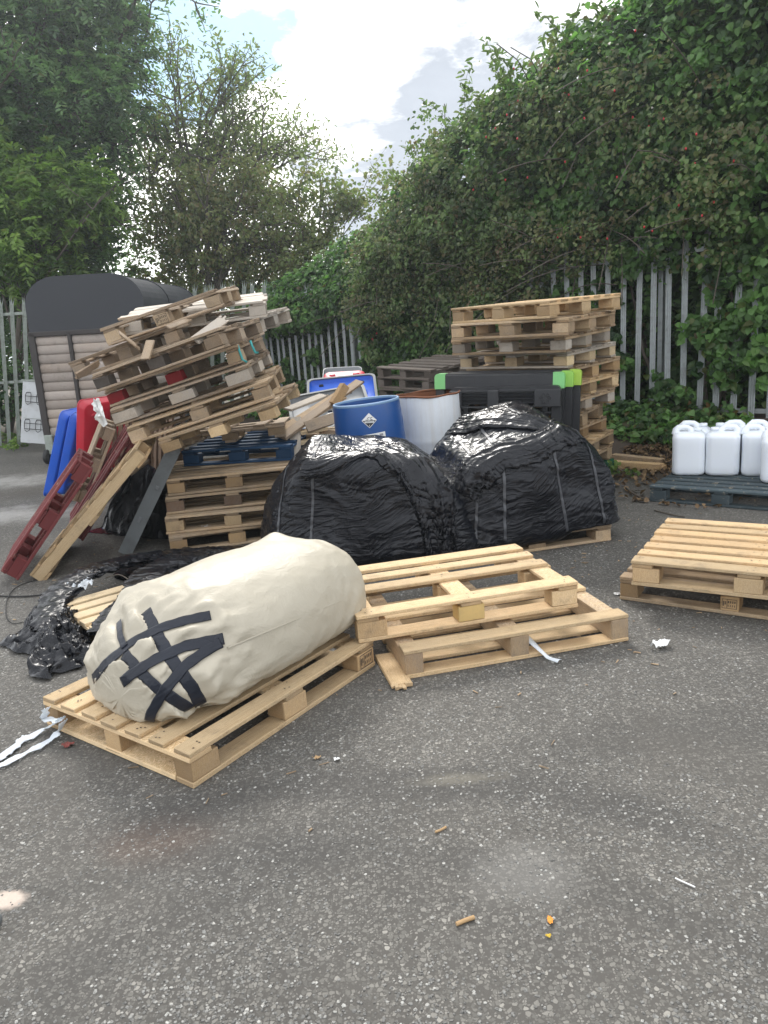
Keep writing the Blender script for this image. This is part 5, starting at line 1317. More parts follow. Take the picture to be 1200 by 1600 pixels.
# ------------------------------------------------------------------ straps, bags, scraps
def strap_thing(label, pts, w_, mat, name='strap', cat='strap'):
    mb = MB(); rows = []; P = [Vector(p) for p in pts]
    for i, p in enumerate(P):
        t = (P[min(i + 1, len(P) - 1)] - P[max(i - 1, 0)]).normalized(); sd_ = t.cross(Vector((0, -1, 0.0))).normalized(); rows.append([tuple(p - sd_ * w_ / 2), tuple(p + Vector((0, -.003, 0))), tuple(p + sd_ * w_ / 2)])
    mb.grid(rows); o = mb.build(name, mat, smooth=True); md = o.modifiers.new('thickness', 'SOLIDIFY'); md.thickness = .0015; return tag(o, label, cat, 'turquoise straps')
def near(px, py, y): return at_depth(px, py, y)
strap_thing('turquoise strap round the block end of a leaning pallet, left one', [near(371, 539, 5.98), near(374, 548, 5.98), near(379, 562, 5.98), near(386, 566, 6.0)], .018, M_TURQ)
strap_thing('turquoise strap round the block end of a leaning pallet, right one', [near(391, 532, 6.10), near(394, 541, 6.10), near(399, 551, 6.10), near(404, 551, 6.14)], .018, M_TURQ)
def scrap(label, c_, sx, sy, hgt, mat, seed, name='paper_scrap', cat='litter', rot=0.0, group=None, n=26):
    u_, v_ = np.meshgrid(np.linspace(-1, 1, n), np.linspace(-1, 1, n), indexing='ij')
    r_ = 1 + .25 * vnoise(np.stack([u_.ravel() * 1.5, v_.ravel() * 1.5, 0 * u_.ravel()], 1), 1.3, seed).reshape(n, n)
    x, y = u_ * np.sqrt(1 - v_ ** 2 / 2) * r_ * sx, v_ * np.sqrt(1 - u_ ** 2 / 2) * r_ * sy
    P = np.stack([x.ravel() * math.cos(rot) - y.ravel() * math.sin(rot), x.ravel() * math.sin(rot) + y.ravel() * math.cos(rot), 0 * x.ravel()], 1)
    k = 1.0 / max(sx, sy); z = (ridged(P * k, 1.6, 3, seed) * .5 + .5).clip(0) * hgt; P[:, 2] = z + .003
    mb = MB(); mb.grid(P.reshape(n, n, 3).tolist()); o = mb.build(name, mat, smooth=True, loc=c_); return tag(o, label, cat, group)
scrap('crumpled white paper scrap alone on the asphalt at right', on_ground(1033, 1012), .055, .028, .03, M_PAPER, 2, rot=.2)
scrap('small white scrap at the left end of the two-pallet pile at right', on_ground(964, 930), .02, .015, .012, M_PAPER, 5)
scrap('clump of clear film on the slats of the small pallet', on_ground(127, 922, .15), .08, .07, .05, M_CLEAR, 8, name='film_clump', cat='plastic film')
scrap('white plastic bag snagged on the left corner of the leaning stack', at_depth(152, 622, 6.0), .05, .04, .05, M_PAPER, 9, name='plastic_bag', cat='bag')
b2 = SC.objects[-1]
def hanging_bag():
    o = bpy.data.objects[b2.name]; me = o.data; V = np.array([tuple(v.co) for v in me.vertices]); W_ = V.copy()
    W_[:, 2] = V[:, 1] * 2.6 - .04; W_[:, 0] = V[:, 0] * .8 + fbm(V, 20, 3, 3) * .018 + .25 * (-V[:, 1]); W_[:, 1] = -V[:, 2] + fbm(V, 14, 3, 6) * .02
    me.vertices.foreach_set('co', W_.astype(np.float32).ravel()); me.update(); o.location = at_depth(158, 636, 5.98)
hanging_bag()
scrap('white scrap lying in the second-lowest pallet of the straight stack', at_depth(328, 825, 6.05), .07, .04, .02, M_PAPER, 11, group='white scraps in the straight stack')
scrap('white plastic scrap on the ground under the straight stack', on_ground(302, 861), .09, .03, .02, M_PAPER, 12, group='white scraps in the straight stack')
scrap('dark pink leaf on the asphalt by the sack pallet', on_ground(108, 1166), .028, .02, .012, plain('dried_red_leaf', (.20, .055, .045), .8), 13, name='fallen_leaf', cat='leaf')
scrap('pale stone chip on the asphalt right of the sack pallet', on_ground(526, 1188), .012, .010, .008, M_PAPER, 14, name='pebble', cat='pebble')
scrap('tan wood chip on the asphalt right of the sack pallet', on_ground(495, 1186), .016, .010, .008, W_CHIP, 15, name='wood_chip', cat='wood chip')
scrap('orange leaf fragment low on the asphalt', on_ground(860, 1440), .008, .014, .005, plain('orange_leaf', (.62, .25, .03), .7), 16, name='fallen_leaf', cat='leaf')
scrap('yellow leaf fragment just below the orange one', on_ground(857, 1464), .008, .006, .004, plain('yellow_leaf', (.6, .42, .05), .7), 17, name='fallen_leaf', cat='leaf')
def clear_strip():
    mb = MB(); a, b_ = on_ground(806, 985, .11), on_ground(874, 1033, .006); rows = []
    for i in range(20):
        f = i / 19; p = a.lerp(b_, f); p.z = max(.008, .13 * (1 - f * 1.25)); wd = .016 + .004 * math.sin(f * 7)
        rows.append([(p.x - wd * .8, p.y - wd, p.z), (p.x, p.y, p.z + .006), (p.x + wd * .8, p.y + wd * .6, p.z)])
    mb.grid(rows); o = mb.build('clear_film_strip', M_CLEAR, smooth=True); md = o.modifiers.new('thickness', 'SOLIDIFY'); md.thickness = .001; tag(o, 'clear plastic strip hanging out of the upside-down pallet', 'plastic strip')
clear_strip()
def white_film():
    root = thing('film_tail', 'whitish clear film trailing from the near left corner of the sack pallet', 'plastic film')
    paths = [[(96, 1122, .10), (90, 1130, .05), (70, 1140, .01), (38, 1158, .008), (0, 1185, .008), (-40, 1205, .008)], [(100, 1128, .09), (92, 1145, .03), (75, 1160, .01), (40, 1178, .008), (0, 1198, .008), (-40, 1220, .008)], [(72, 1108, .13), (69, 1124, .07), (90, 1127, .08), (100, 1124, .09)], [(40, 1150, .01), (20, 1172, .008), (-5, 1190, .008)]]
    for k, pth in enumerate(paths):
        P = [on_ground(x, y, z) for x, y, z in pth]; rows = []
        for i in range(40):
            f = i / 39 * (len(P) - 1); a = min(int(f), len(P) - 2); p = P[a].lerp(P[a + 1], f - a); t = (P[a + 1] - P[a]).normalized(); sd_ = t.cross(Vector((0, 0, 1))).normalized(); wd = .035 + .012 * math.sin(i * .7 + k)
            rows.append([tuple(p + sd_ * wd * (j / 8 - .5) + Vector((0, 0, .006 * abs(math.sin(i * .6 + j * 1.9 + k)) * (1 + .5 * math.sin(j * 3))))) for j in range(9)])
        mb = MB(); mb.grid(rows); o = mb.build('film_band', M_CLEAR, root, smooth=True); md = o.modifiers.new('thickness', 'SOLIDIFY'); md.thickness = .001
white_film()
def cable(label, pts, r_=.006, mat=M_RUBBER, name='cable', cat='cable', sides=6):
    P = [Vector(p) for p in pts]; out = []
    for k in range(len(P) - 1):
        p0, p1, p2, p3 = P[max(k - 1, 0)], P[k], P[k + 1], P[min(k + 2, len(P) - 1)]
        for j in range(8):
            f = j / 8; out.append(.5 * ((2 * p1) + (p2 - p0) * f + (2 * p0 - 5 * p1 + 4 * p2 - p3) * f * f + (3 * p1 - p0 - 3 * p2 + p3) * f ** 3))
    mb = MB(); mb.tube(out + [P[-1]], r_, sides); return tag(mb.build(name, mat, smooth=True), label, cat)
cable('black cable lying on the asphalt at the left edge', [on_ground(x, y, .008) for x, y in ((-60, 926), (0, 931), (30, 932), (60, 930), (95, 925))])
cable('thin dark cord looping beside the film heap', [on_ground(x, y, .006) for x, y in ((75, 902), (30, 915), (12, 935), (10, 962), (20, 974), (36, 972))], .003, name='cord', cat='cord')
cable('dark twig curving over the small pallet', [on_ground(x, y, z) for x, y, z in ((165, 903, .16), (185, 898, .18), (200, 905, .17), (216, 918, .16))], .004, M_BARK, 'twig', 'twig')
cable('fallen branch on the soil left of the slate pallet', [on_ground(x, y, .03) for x, y in ((976, 760), (988, 770), (1000, 777), (1006, 778))], .010, M_BARK, 'branch', 'branch')
cable('short forked branch on the soil left of the slate pallet', [on_ground(x, y, .02) for x, y in ((988, 783), (998, 776), (1006, 770))], .008, M_BARK, 'branch', 'branch')
cable('thin stick on the asphalt in front of the slate pallet', [on_ground(x, y, .01) for x, y in ((1022, 797), (1045, 803), (1070, 808))], .006, M_BARK, 'branch', 'branch')
cable('tan twig on the near asphalt', [on_ground(x, y, .006) for x, y in ((713, 1444), (727, 1438), (741, 1433))], .006, W_CHIP, 'twig', 'twig')
cable('white thin stick on the near asphalt at right', [on_ground(x, y, .005) for x, y in ((1055, 1372), (1070, 1379), (1086, 1386))], .0025, M_PAPER, 'twig', 'twig')
cable('small pale twig in the middle of the asphalt', [on_ground(x, y, .005) for x, y in ((680, 1300), (688, 1297), (697, 1292))], .004, W_CHIP, 'twig', 'twig')
def round_thing():
    mb = MB(); c_ = on_ground(3, 1448, .0)
    mb.grid([[(c_.x - .008 + xx, c_.y + r_ * math.cos(a), .021 + r_ * math.sin(a)) for a in np.linspace(0, 2 * PI, 19)[:-1]] for xx, r_ in ((-.03, .001), (-.03, .016), (-.026, .02), (-.002, .021), (.004, .018), (.006, .001))], closed_v=True)
    tag(mb.build('castor', M_GREYPL, smooth=True), 'small dark grey castor at the lower left edge of the asphalt', 'castor')
round_thing()
# ------------------------------------------------------------------ foliage
RNG = np.random.default_rng(7)
SHAPES = {'ivy': [(0, 0), (.20, .46), (.62, .34), (1, 0), (.62, -.34), (.20, -.46)], 'leaflet': [(0, 0), (.30, .19), (.68, .16), (1, 0), (.68, -.16), (.30, -.19)], 'round': [(0, 0), (.28, .34), (.70, .30), (1, 0), (.70, -.30), (.28, -.34)]}
def leaves(name, pos, nrm, size, t0, t1, mat, parent, shape='ivy', droop=.8, along=None):
    """one quad pair per leaf, folded along its midrib; t0: dark..light, t1: green..brown"""
    n = len(pos); nrm = nrm / (np.linalg.norm(nrm, axis=1, keepdims=True) + 1e-9)
    if along is None: along = RNG.normal(0, 1, (n, 3)) + np.array([0, 0, -droop * 1.6])
    along = along - nrm * (along * nrm).sum(1, keepdims=True); along /= np.linalg.norm(along, axis=1, keepdims=True) + 1e-9
    across = np.cross(nrm, along); sh = np.array(SHAPES[shape]); fold = RNG.uniform(.1, .5, n); curl = RNG.uniform(-.05, .3, n)
    V = np.empty((n, 6, 3))
    for k, (a, b_) in enumerate(sh):
        V[:, k] = pos + size[:, None] * (along * (a - .5) + across * b_ + nrm * (abs(b_) * fold - curl * (a - .5) ** 2 * 2)[:, None])
    F = (np.arange(n)[:, None, None] * 6 + np.array([[0, 5, 4, 3], [0, 3, 2, 1]])[None]).reshape(-1, 4)
    T = np.repeat(np.stack([t0, t1], 1), 2, 0)
    return mesh_np(name, V.reshape(-1, 3), F, mat, parent, tint=np.clip(T, 0, 1), smooth=False)
def clump_leaves(C, r, out, per, size, up=.45, spread=.75, tone=.0, rnd=None):
    """leaves gathered in clumps: centres C, radii r, outward directions out"""
    n = len(C); tot = n * per; c_ = np.repeat(C, per, 0); rr = np.repeat(r, per); o_ = np.repeat(out, per, 0)
    off = RNG.normal(0, 1, (tot, 3)); off *= (RNG.random((tot, 1)) ** .5) / (np.linalg.norm(off, axis=1, keepdims=True) + 1e-9)
    pos = c_ + off * rr[:, None] * np.array([1, 1, .8])
    nrm = o_ * spread + RNG.normal(0, .55, (tot, 3)) + off * .5 + np.array([0, 0, up])
    sz = size * RNG.uniform(.6, 1.25, tot); ct = np.repeat(RNG.uniform(.02, .92, n), per)
    t0 = np.clip(ct + RNG.normal(0, .13, tot) + tone, 0, 1)
    return pos, nrm, sz, t0

def hedge_top(t):
    return np.interp(t, [-5, -1.5, -.2, .75, 1.8, 2.88, 3.9, 4.6, 5.0, 5.92, 6.5, 7.2, 8.4], [6.4, 6.0, 5.5, 5.15, 4.85, 4.5, 4.05, 3.65, 3.4, 3.3, 3.05, 2.8, 2.7])
FO, FD, FN = np.array(FENCE_O), np.array(FENCE_D), np.array(FENCE_N)
def fpos(t, off, z): return FO + FD * t[:, None] + FN * off[:, None] + np.stack([0 * z, 0 * z, z], 1)
def front(t, z):
    """how far the leafy face stands in front of the fence line"""
    top = hedge_top(t); q = np.stack([t * .8, z, 0 * t], 1)
    far = np.clip((t - 4.9) / .5, 0, 1)
    bulge = .38 * np.clip((z - 1.9 + .35 * far) / (.9 - .45 * far), 0, 1) * np.clip((top - z) / .9, 0, 1) ** .5 - .55 * np.clip((z - top + 1.4) / 1.4, 0, 1) ** 2
    covered = np.clip((t - .85) / .3, 0, 1) * np.clip((5.4 - t) / .5, 0, 1)
    low = np.where(z < 2.05 - .25 * far, -.34 + covered * .55, 0)
    return bulge + fbm(q, .9, 3, 71) * .26 * np.clip((z - 1.2) / .8, .35, 1) + low
def ivy_hedge():
    root = thing('ivy_hedge', 'tall ivy-covered hedge engulfing the palisade fence on the right', 'hedge', tuple(fence_pt(0)))
    def rel(o): o.matrix_parent_inverse = root.matrix_world.inverted(); return o
    bpy.context.view_layer.update()
    n = 4100; t = RNG.uniform(-4.2, 8.4, n); zt_ = hedge_top(t); z = .30 + (zt_ - .30) * RNG.random(n) ** .85
    dep = RNG.exponential(.16, n).clip(0, .8); of = front(t, z) - dep
    C = fpos(t, of, z); nz = np.clip((z - zt_ + 1.6) / 1.6, 0, 1)
    out = FN[None] * (1 - .6 * nz)[:, None] + np.array([0, 0, 1])[None] * (.15 + .9 * nz)[:, None] + FD[None] * RNG.normal(0, .25, n)[:, None]
    pos, nrm, sz, t0 = clump_leaves(C, RNG.uniform(.13, .27, n), out, 26, .086)
    leaves('foliage', pos, nrm, sz, t0, RNG.random(len(pos)) ** 14 * .5, L_IVY, None, 'ivy').parent = root
    rel(root.children[-1])
    n = 2300; t = np.concatenate([RNG.uniform(-4.4, 8.4, 1400), RNG.uniform(-4.4, 2, 900)]); z = .25 + (hedge_top(t) - .6) * RNG.random(n); C = fpos(t, -RNG.uniform(.75, 1.9, n), z)
    pos, nrm, sz, t0 = clump_leaves(C, RNG.uniform(.2, .4, n), np.repeat(FN[None], n, 0), 15, .24)
    o = leaves('inner_foliage', pos, nrm, sz, t0 * .6, RNG.random(len(pos)) ** 14 * .3, L_IVY, None, 'ivy'); o.parent = root; rel(o)  # inner backing leaves tinted darker: the hedge's inner shade put into the colour
    # sprays that hang in front of the pales, and ivy on the ground at their foot
    spots = [(-.85, 1.21, .34), (-.55, 1.35, .22), (-1.15, 1.75, .32), (-1.3, 1.3, .3), (-.9, .95, .2), (-.7, 1.95, .22), (-1.1, 2.25, .3), (-1.6, 1.5, .4), (.75, 1.36, .3), (.8, 1.05, .22), (.45, 1.0, .16), (.6, .9, .18), (.95, 1.7, .3), (1.2, 1.3, .35), (.35, 2.25, .2), (-.1, .72, .16), (-.3, .66, .14), (1.4, .9, .35),
             (5.6, .9, .2), (6.4, 1.3, .15), (6.9, .75, .2), (4.9, 1.0, .35), (6.1, 2.0, .2), (7.4, 1.0, .25)]
    cc, rr = [], []
    for (a, b_, r_) in spots:
        for k in range(int(20 * r_ / .3)):
            cc.append((a + RNG.normal(0, r_ * .55), RNG.uniform(.02, .14), b_ + RNG.normal(0, r_ * .5))); rr.append(.10)
    cc = np.array(cc); C = fpos(cc[:, 0], cc[:, 1], cc[:, 2])
    pos, nrm, sz, t0 = clump_leaves(C, np.array(rr), np.repeat(FN[None], len(C), 0), 13, .10)
    o = leaves('spray', pos, nrm, sz, t0, RNG.random(len(pos)) ** 14 * .5, L_IVY, None, 'ivy'); o.parent = root; rel(o)
    # stems
    mb = MB(); rr = random.Random(3)
    for k in range(46):
        t_ = rr.uniform(-4, 8); h = float(hedge_top(np.array([t_]))[0]) * rr.uniform(.45, .78); p = [fence_pt(t_ + rr.uniform(-.1, .1), -.35 + rr.uniform(-.25, .1), .25)]
        for j in range(6): p.append(p[-1] + FENCE_D * rr.uniform(-.22, .22) + FENCE_N * rr.uniform(-.1, .12) + Vector((0, 0, h / 6)))
        mb.tube(p, [.03 - .004 * j for j in range(7)], 6)
    o = mb.build('stem', M_BARK, None, smooth=True); o.parent = root; rel(o); o['kind'] = 'stuff'
ivy_hedge()
def ground_ivy():
    n = 420; t = np.concatenate([RNG.uniform(-.9, 1.1, 260), RNG.uniform(4.5, 8, 100), RNG.uniform(-3, -.9, 60)]); of = RNG.uniform(.05, .62, n); z = FENCE_BASE * np.clip((1.15 - of) / 1.1, 0, 1) + RNG.uniform(.0, .2, n) * np.clip(1 - of, 0.2, 1)
    C = fpos(t, of, z); pos, nrm, sz, t0 = clump_leaves(C, RNG.uniform(.08, .14, n), np.repeat(FN[None] * .5, n, 0), 14, .085, up=.9)
    tag(leaves('ground_ivy', pos, nrm, sz, t0 + .05, RNG.random(len(pos)) ** 8 * .8, L_IVY, None, 'ivy'), kind='stuff')
    # dead leaves on the bank and round the slate pallet
    n = 5200; t = RNG.uniform(-1.9, 1.9, n); of = .35 + RNG.exponential(.55, n).clip(0, 2.2)
    z = FENCE_BASE * np.clip((1.15 - of) / 1.1, 0, 1) ** 1.3 + .015 + RNG.random(n) * .02
    pos = fpos(t, of, z); nrm = RNG.normal(0, .5, (n, 3)) + np.array([0, 0, 1.0])
    a = RNG.random(n)
    tag(leaves('leaf_litter', pos, nrm, RNG.uniform(.025, .075, n), a, RNG.random(n) ** 2, L_LITTER, None, 'round', droop=0), kind='stuff')
ground_ivy()

def shoots(mb, base, n, L, rnd, lean, up=1.3, r_=.004):
    """arching shoots; returns leaf positions along them"""
    P, D = [], []
    for k in range(n):
        p = Vector(base(rnd)); d_ = (Vector(lean) + Vector((rnd.gauss(0, .5), rnd.gauss(0, .35), up + rnd.gauss(0, .3)))).normalized(); pts = [p]; m = 9
        for j in range(m):
            d_ = (d_ + Vector((rnd.gauss(0, .09), rnd.gauss(0, .09), -.07 * j * .35))).normalized(); p = p + d_ * L * rnd.uniform(.7, 1.1) / m; pts.append(p)
            for q in range(5): P.append(p + Vector((rnd.gauss(0, .045), rnd.gauss(0, .045), rnd.gauss(0, .045)))); D.append(d_)
        mb.tube(pts, [r_ * (1 - .08 * j) for j in range(m + 1)], 5)
    return np.array([tuple(p) for p in P]), np.array([tuple(d_) for d_ in D])
def bramble(label, spots, per, size, brown, seed, mat=L_BRAMBLE, shape='round', nshoots=0, L=1.0, berries=0, name='bramble_bush', proud=.22):
    root = thing(name, label, 'bush', tuple(fence_pt(spots[0][0], .2, 0))); bpy.context.view_layer.update(); inv = root.matrix_world.inverted()
    C, R_, O = [], [], []
    for (t, z, rt, rz, n) in spots:
        tt = RNG.normal(t, rt, n); zz = RNG.normal(z, rz, n); off = front(tt, zz) + proud * RNG.uniform(.1, 1.3, n)
        C.append(fpos(tt, off, zz)); R_.append(RNG.uniform(.12, .24, n)); O.append(np.repeat(FN[None] + np.array([0, 0, .3]), n, 0))
    C, R_, O = np.vstack(C), np.concatenate(R_), np.vstack(O)
    pos, nrm, sz, t0 = clump_leaves(C, R_, O, per, size)
    br = np.clip(np.repeat(RNG.normal(brown * .6, .18, len(C)), per) + RNG.normal(0, .15, len(pos)), 0, 1)
    o = leaves('foliage', pos, nrm, sz, t0, br, mat, None, shape); o.parent = root; o.matrix_parent_inverse = inv
    mb = MB(); rnd = random.Random(seed); pts = C
    Ps = []
    if nshoots:
        def base(r_):
            (t, z, rt, rz, n) = spots[r_.randrange(len(spots))]; tt = t + r_.uniform(-1, 1) * rt * 1.6; top = float(hedge_top(np.array([tt]))[0]); return fence_pt(tt, -.15 + r_.uniform(-.3, .3), top - .45)
        P, D = shoots(mb, base, nshoots, L, rnd, (-.25, -.1, 0))
        o = leaves('shoot_leaves', P, RNG.normal(0, .6, P.shape) + np.array([0, 0, .7]), RNG.uniform(.7, 1.3, len(P)) * size * 1.5, RNG.uniform(.2, .7, len(P)), RNG.random(len(P)) * brown * 1.5, mat, None, 'leaflet', along=D * .5 + RNG.normal(0, .8, P.shape)); o.parent = root; o.matrix_parent_inverse = inv
    for k in range(30 if proud > 0 else 0):
        (t, z, rt, rz, n) = spots[k % len(spots)]; p = fence_pt(t + rnd.gauss(0, rt), .1, z + rnd.gauss(0, rz)); pp = [p]
        d_ = Vector((rnd.gauss(0, 1), rnd.gauss(0, .4), rnd.gauss(0, .8))).normalized()
        for j in range(6): d_ = (d_ + Vector((0, 0, -.12))).normalized(); p = p + d_ * .16 + FENCE_N * .06; p.z = min(p.z, float(hedge_top(np.array([t]))[0]) - .35); pp.append(p)
        mb.tube(pp, .006, 5)
    if mb.f: o = mb.build('stem', M_BARK, None, smooth=True); o.parent = root; o.matrix_parent_inverse = inv; o['kind'] = 'stuff'
    if berries:
        bm_ = MB()
        for k in range(berries):
            c_ = C[rnd.randrange(len(C))] + np.array(FN) * .15 + np.array([rnd.gauss(0, .15), 0, rnd.gauss(0, .15)]); r_ = .011
            bm_.grid([[(c_[0] + r_ * math.sin(a) * math.cos(b_), c_[1] + r_ * math.sin(a) * math.sin(b_), c_[2] + r_ * 1.3 * math.cos(a)) for b_ in np.linspace(0, 2 * PI, 7)[:-1]] for a in np.linspace(.2, PI - .2, 5)], closed_v=True)
        o = bm_.build('berries', M_BERRY, None, smooth=True); o.parent = root; o.matrix_parent_inverse = inv; o['kind'] = 'stuff'
bramble('olive and reddish bramble covering the hedge face above the tall pallet stack', [(3.0, 3.3, .55, .6, 150), (3.9, 2.9, .5, .6, 150), (2.2, 2.6, .45, .5, 100), (4.5, 2.3, .4, .45, 70), (3.2, 2.2, .6, .3, 90)], 26, .062, .16, 5, nshoots=22, L=.6, berries=6)
bramble('yellowish brown bramble sprays hanging in front of the tall pallet stack\'s fence bay', [(1.0, 2.55, .28, .16, 30), (1.7, 2.35, .3, .3, 45), (.55, 2.6, .15, .15, 12), (2.1, 1.9, .25, .3, 30)], 22, .055, .40, 6, proud=.3, berries=6)
bramble('reddish briar with red hips sprawling over the ivy at upper right', [(.4, 3.8, .45, .35, 60), (-.5, 3.2, .4, .35, 55), (1.4, 3.9, .4, .35, 60), (-.9, 2.7, .3, .3, 30)], 20, .060, .26, 7, nshoots=8, L=.7, berries=34)
bramble('leafy arching shoots standing above the hedge top in the middle', [(1.6, 4.6, .35, .2, 18), (2.5, 4.35, .35, .2, 16), (1.1, 4.85, .3, .2, 12)], 18, .075, .08, 8, nshoots=12, L=.9, name='hedge_shoots', proud=-.1)

# ------------------------------------------------------------------ trees
def branch(mb, p, d_, L, r_, depth, rnd, tips, gravity=-.02, split=3, twig=.6):
    pts = [p]; m = 5; rad = [r_]
    for j in range(m):
        d_ = (d_ + Vector((rnd.gauss(0, .13), rnd.gauss(0, .13), rnd.gauss(0, .10) + gravity))).normalized(); p = p + d_ * L / m; pts.append(p); rad.append(r_ * (1 - .55 * (j + 1) / m))
        if depth and j >= 1:
            for q in range(split if j == m - 1 else (1 if rnd.random() < .75 else 0)):
                nd = (d_ * .8 + Vector((rnd.gauss(0, .6), rnd.gauss(0, .6), rnd.gauss(0, .45) + .1))).normalized()
                branch(mb, p, nd, min(L * rnd.uniform(.4, .65), 1.1 if depth > 1 else .7), r_ * .45, depth - 1, rnd, tips, gravity, split, twig)
    if depth <= 1: tips.extend(pts[2:])
    mb.tube(pts, rad, 5 if depth < 2 else 8, caps=False)
def lobes_px(L, y): return [(at_depth(px, py, y + dy), r_) for px, py, r_, dy in L]
def tree(name, label, base, top, trunk_r, lobes, mat, shape, size, clumps, per, brown=.0, seed=0, droop=.9, depth=2, limbs=9, tone=0.0, tips_per=10, cat='tree', group='trees and bushes beyond the left fence', clump_r=(.16, .34), gravity=-.02, tip_size=None, shell=.55, sprays=False):
    base = Vector(base); root = thing(name, label, cat, tuple(base), group=group); bpy.context.view_layer.update(); inv = root.matrix_world.inverted(); rnd = random.Random(seed)
    mb = MB(); tips = []; top = Vector(top); pts = [base + (top - base) * f + Vector((math.sin(f * 4 + seed) * .18, math.cos(f * 3 + seed) * .12, 0)) * f for f in np.linspace(0, 1, 9)]
    mb.tube(pts, [trunk_r * (1 - .8 * f) for f in np.linspace(0, 1, 9)], 10, caps=False)
    for k in range(limbs):
        c_, r_ = lobes[k % len(lobes)]; s_ = pts[min(8, 2 + k % 6)]; tgt = c_ + Vector((rnd.gauss(0, .3), rnd.gauss(0, .3), rnd.gauss(0, .3))) * r_; L = (tgt - s_).length
        branch(mb, s_, (tgt - s_).normalized(), L * .95, trunk_r * .38, depth, rnd, tips, gravity)
    o = mb.build('trunk', M_BARK, None, smooth=True); o.parent = root; o.matrix_parent_inverse = inv
    tot = sum(r_ ** 2 for _, r_ in lobes); C, O = [], []
    for c_, r_ in lobes:
        k = max(4, int(clumps * r_ ** 2 / tot)); v = RNG.normal(0, 1, (k, 3)); v /= np.linalg.norm(v, axis=1, keepdims=True)
        rad = r_ * (shell + (1 - shell) * RNG.random(k) ** .5) * (1 + .22 * RNG.normal(0, 1, k)); C.append(np.array(c_)[None] + v * rad[:, None] * np.array([1, .9, .85])); O.append(v)
    C, O = np.vstack(C), np.vstack(O); R_ = RNG.uniform(*clump_r, len(C))
    if sprays:           # compound leaves: leaflets in pairs along a drooping stalk
        ns = len(C) * per; c_ = np.repeat(C, per, 0) + RNG.normal(0, 1, (len(C) * per, 3)) * np.repeat(R_, per)[:, None] * .8; o_ = np.repeat(O, per, 0)
        dirs = o_ * .7 + RNG.normal(0, .6, (ns, 3)) + np.array([0, 0, -.35]); dirs /= np.linalg.norm(dirs, axis=1, keepdims=True)
        side = np.cross(dirs, np.array([0, 0, 1.0])); side /= np.linalg.norm(side, axis=1, keepdims=True) + 1e-9; nrm0 = np.cross(side, dirs)
        ct = np.repeat(np.repeat(RNG.uniform(.0, .95, len(C)), per), 7); ln = RNG.uniform(.18, .32, ns)
        P, A = [], []
        for q, (f, sg) in enumerate(((.25, 1), (.25, -1), (.55, 1), (.55, -1), (.85, 1), (.85, -1), (1.1, 0))):
            P.append(c_ + dirs * (ln * f)[:, None] + side * (sg * size * .42) + np.array([0, 0, -.05]) * (f ** 2)); A.append(dirs * .55 + side * sg * .8)
        pos = np.stack(P, 1).reshape(-1, 3); al = np.stack(A, 1).reshape(-1, 3); nrm = np.repeat(nrm0, 7, 0) + RNG.normal(0, .25, pos.shape)
        t0 = np.clip(ct + RNG.normal(0, .1, len(pos)) + tone, 0, 1); sz = size * RNG.uniform(.75, 1.2, len(pos)); along = al
    else:
        pos, nrm, sz, t0 = clump_leaves(C, R_, O, per, size, tone=tone); along = None
    if len(tips) and tips_per:
        tp = np.array([tuple(t) for t in tips]); tp = np.repeat(tp, tips_per, 0) + RNG.normal(0, .11, (len(tips) * tips_per, 3)); m = len(tp)
        pos = np.vstack([pos, tp]); nrm = np.vstack([nrm, RNG.normal(0, .6, (m, 3)) + np.array([0, 0, .8])]); sz = np.concatenate([sz, (tip_size or size) * RNG.uniform(.6, 1.2, m)]); t0 = np.concatenate([t0, RNG.uniform(.2, .8, m)])
        if along is not None: along = np.vstack([along, RNG.normal(0, 1, (m, 3)) + np.array([0, 0, -.8])])
    br = np.clip(RNG.normal(brown, .22, len(pos)), 0, 1) if brown else RNG.random(len(pos)) ** 12 * .4
    o = leaves('crown', pos, nrm, sz, t0, br, mat, None, shape, droop=droop, along=along); o.parent = root; o.matrix_parent_inverse = inv
    return root
tree('ash_tree', 'large dark ash tree filling the upper left behind the fence', (-7.6, 17.2, 0), at_depth(60, 60, 17.2), .22,
     lobes_px([(30, 60, 1.5, 0), (120, 60, 1.3, .4), (185, 70, .75, .2), (60, 170, 1.5, 0), (150, 150, 1.0, 0), (20, 290, 1.4, .2), (120, 240, 1.1, .2), (60, 400, 1.5, .5), (140, 340, 1.0, .5), (150, 420, .9, .4), (60, 500, 1.4, .6), (-90, 120, 1.8, 0), (-90, 330, 1.8, 0), (40, -60, 1.6, 0), (150, -40, 1.0, 0), (-60, 470, 1.4, .4)], 17.2),
     L_ASH, 'leaflet', .14, 1500, 9, seed=1, limbs=16, depth=2, tips_per=5, sprays=True, shell=.35)
tree('elder_bush', 'light green leafy bush below the dark ash tree at the far left', (-7.9, 15.9, 0), at_depth(60, 350, 15.9), .09,
     lobes_px([(25, 300, .65, 0), (90, 290, .6, 0), (70, 370, .7, -.1), (20, 400, .6, 0), (130, 320, .5, .1), (150, 290, .35, 0), (-40, 330, .7, 0), (-20, 250, .5, .1)], 15.9),
     L_LIME, 'leaflet', .15, 260, 7, seed=2, limbs=8, depth=1, tips_per=3, sprays=True, shell=.5, cat='bush')
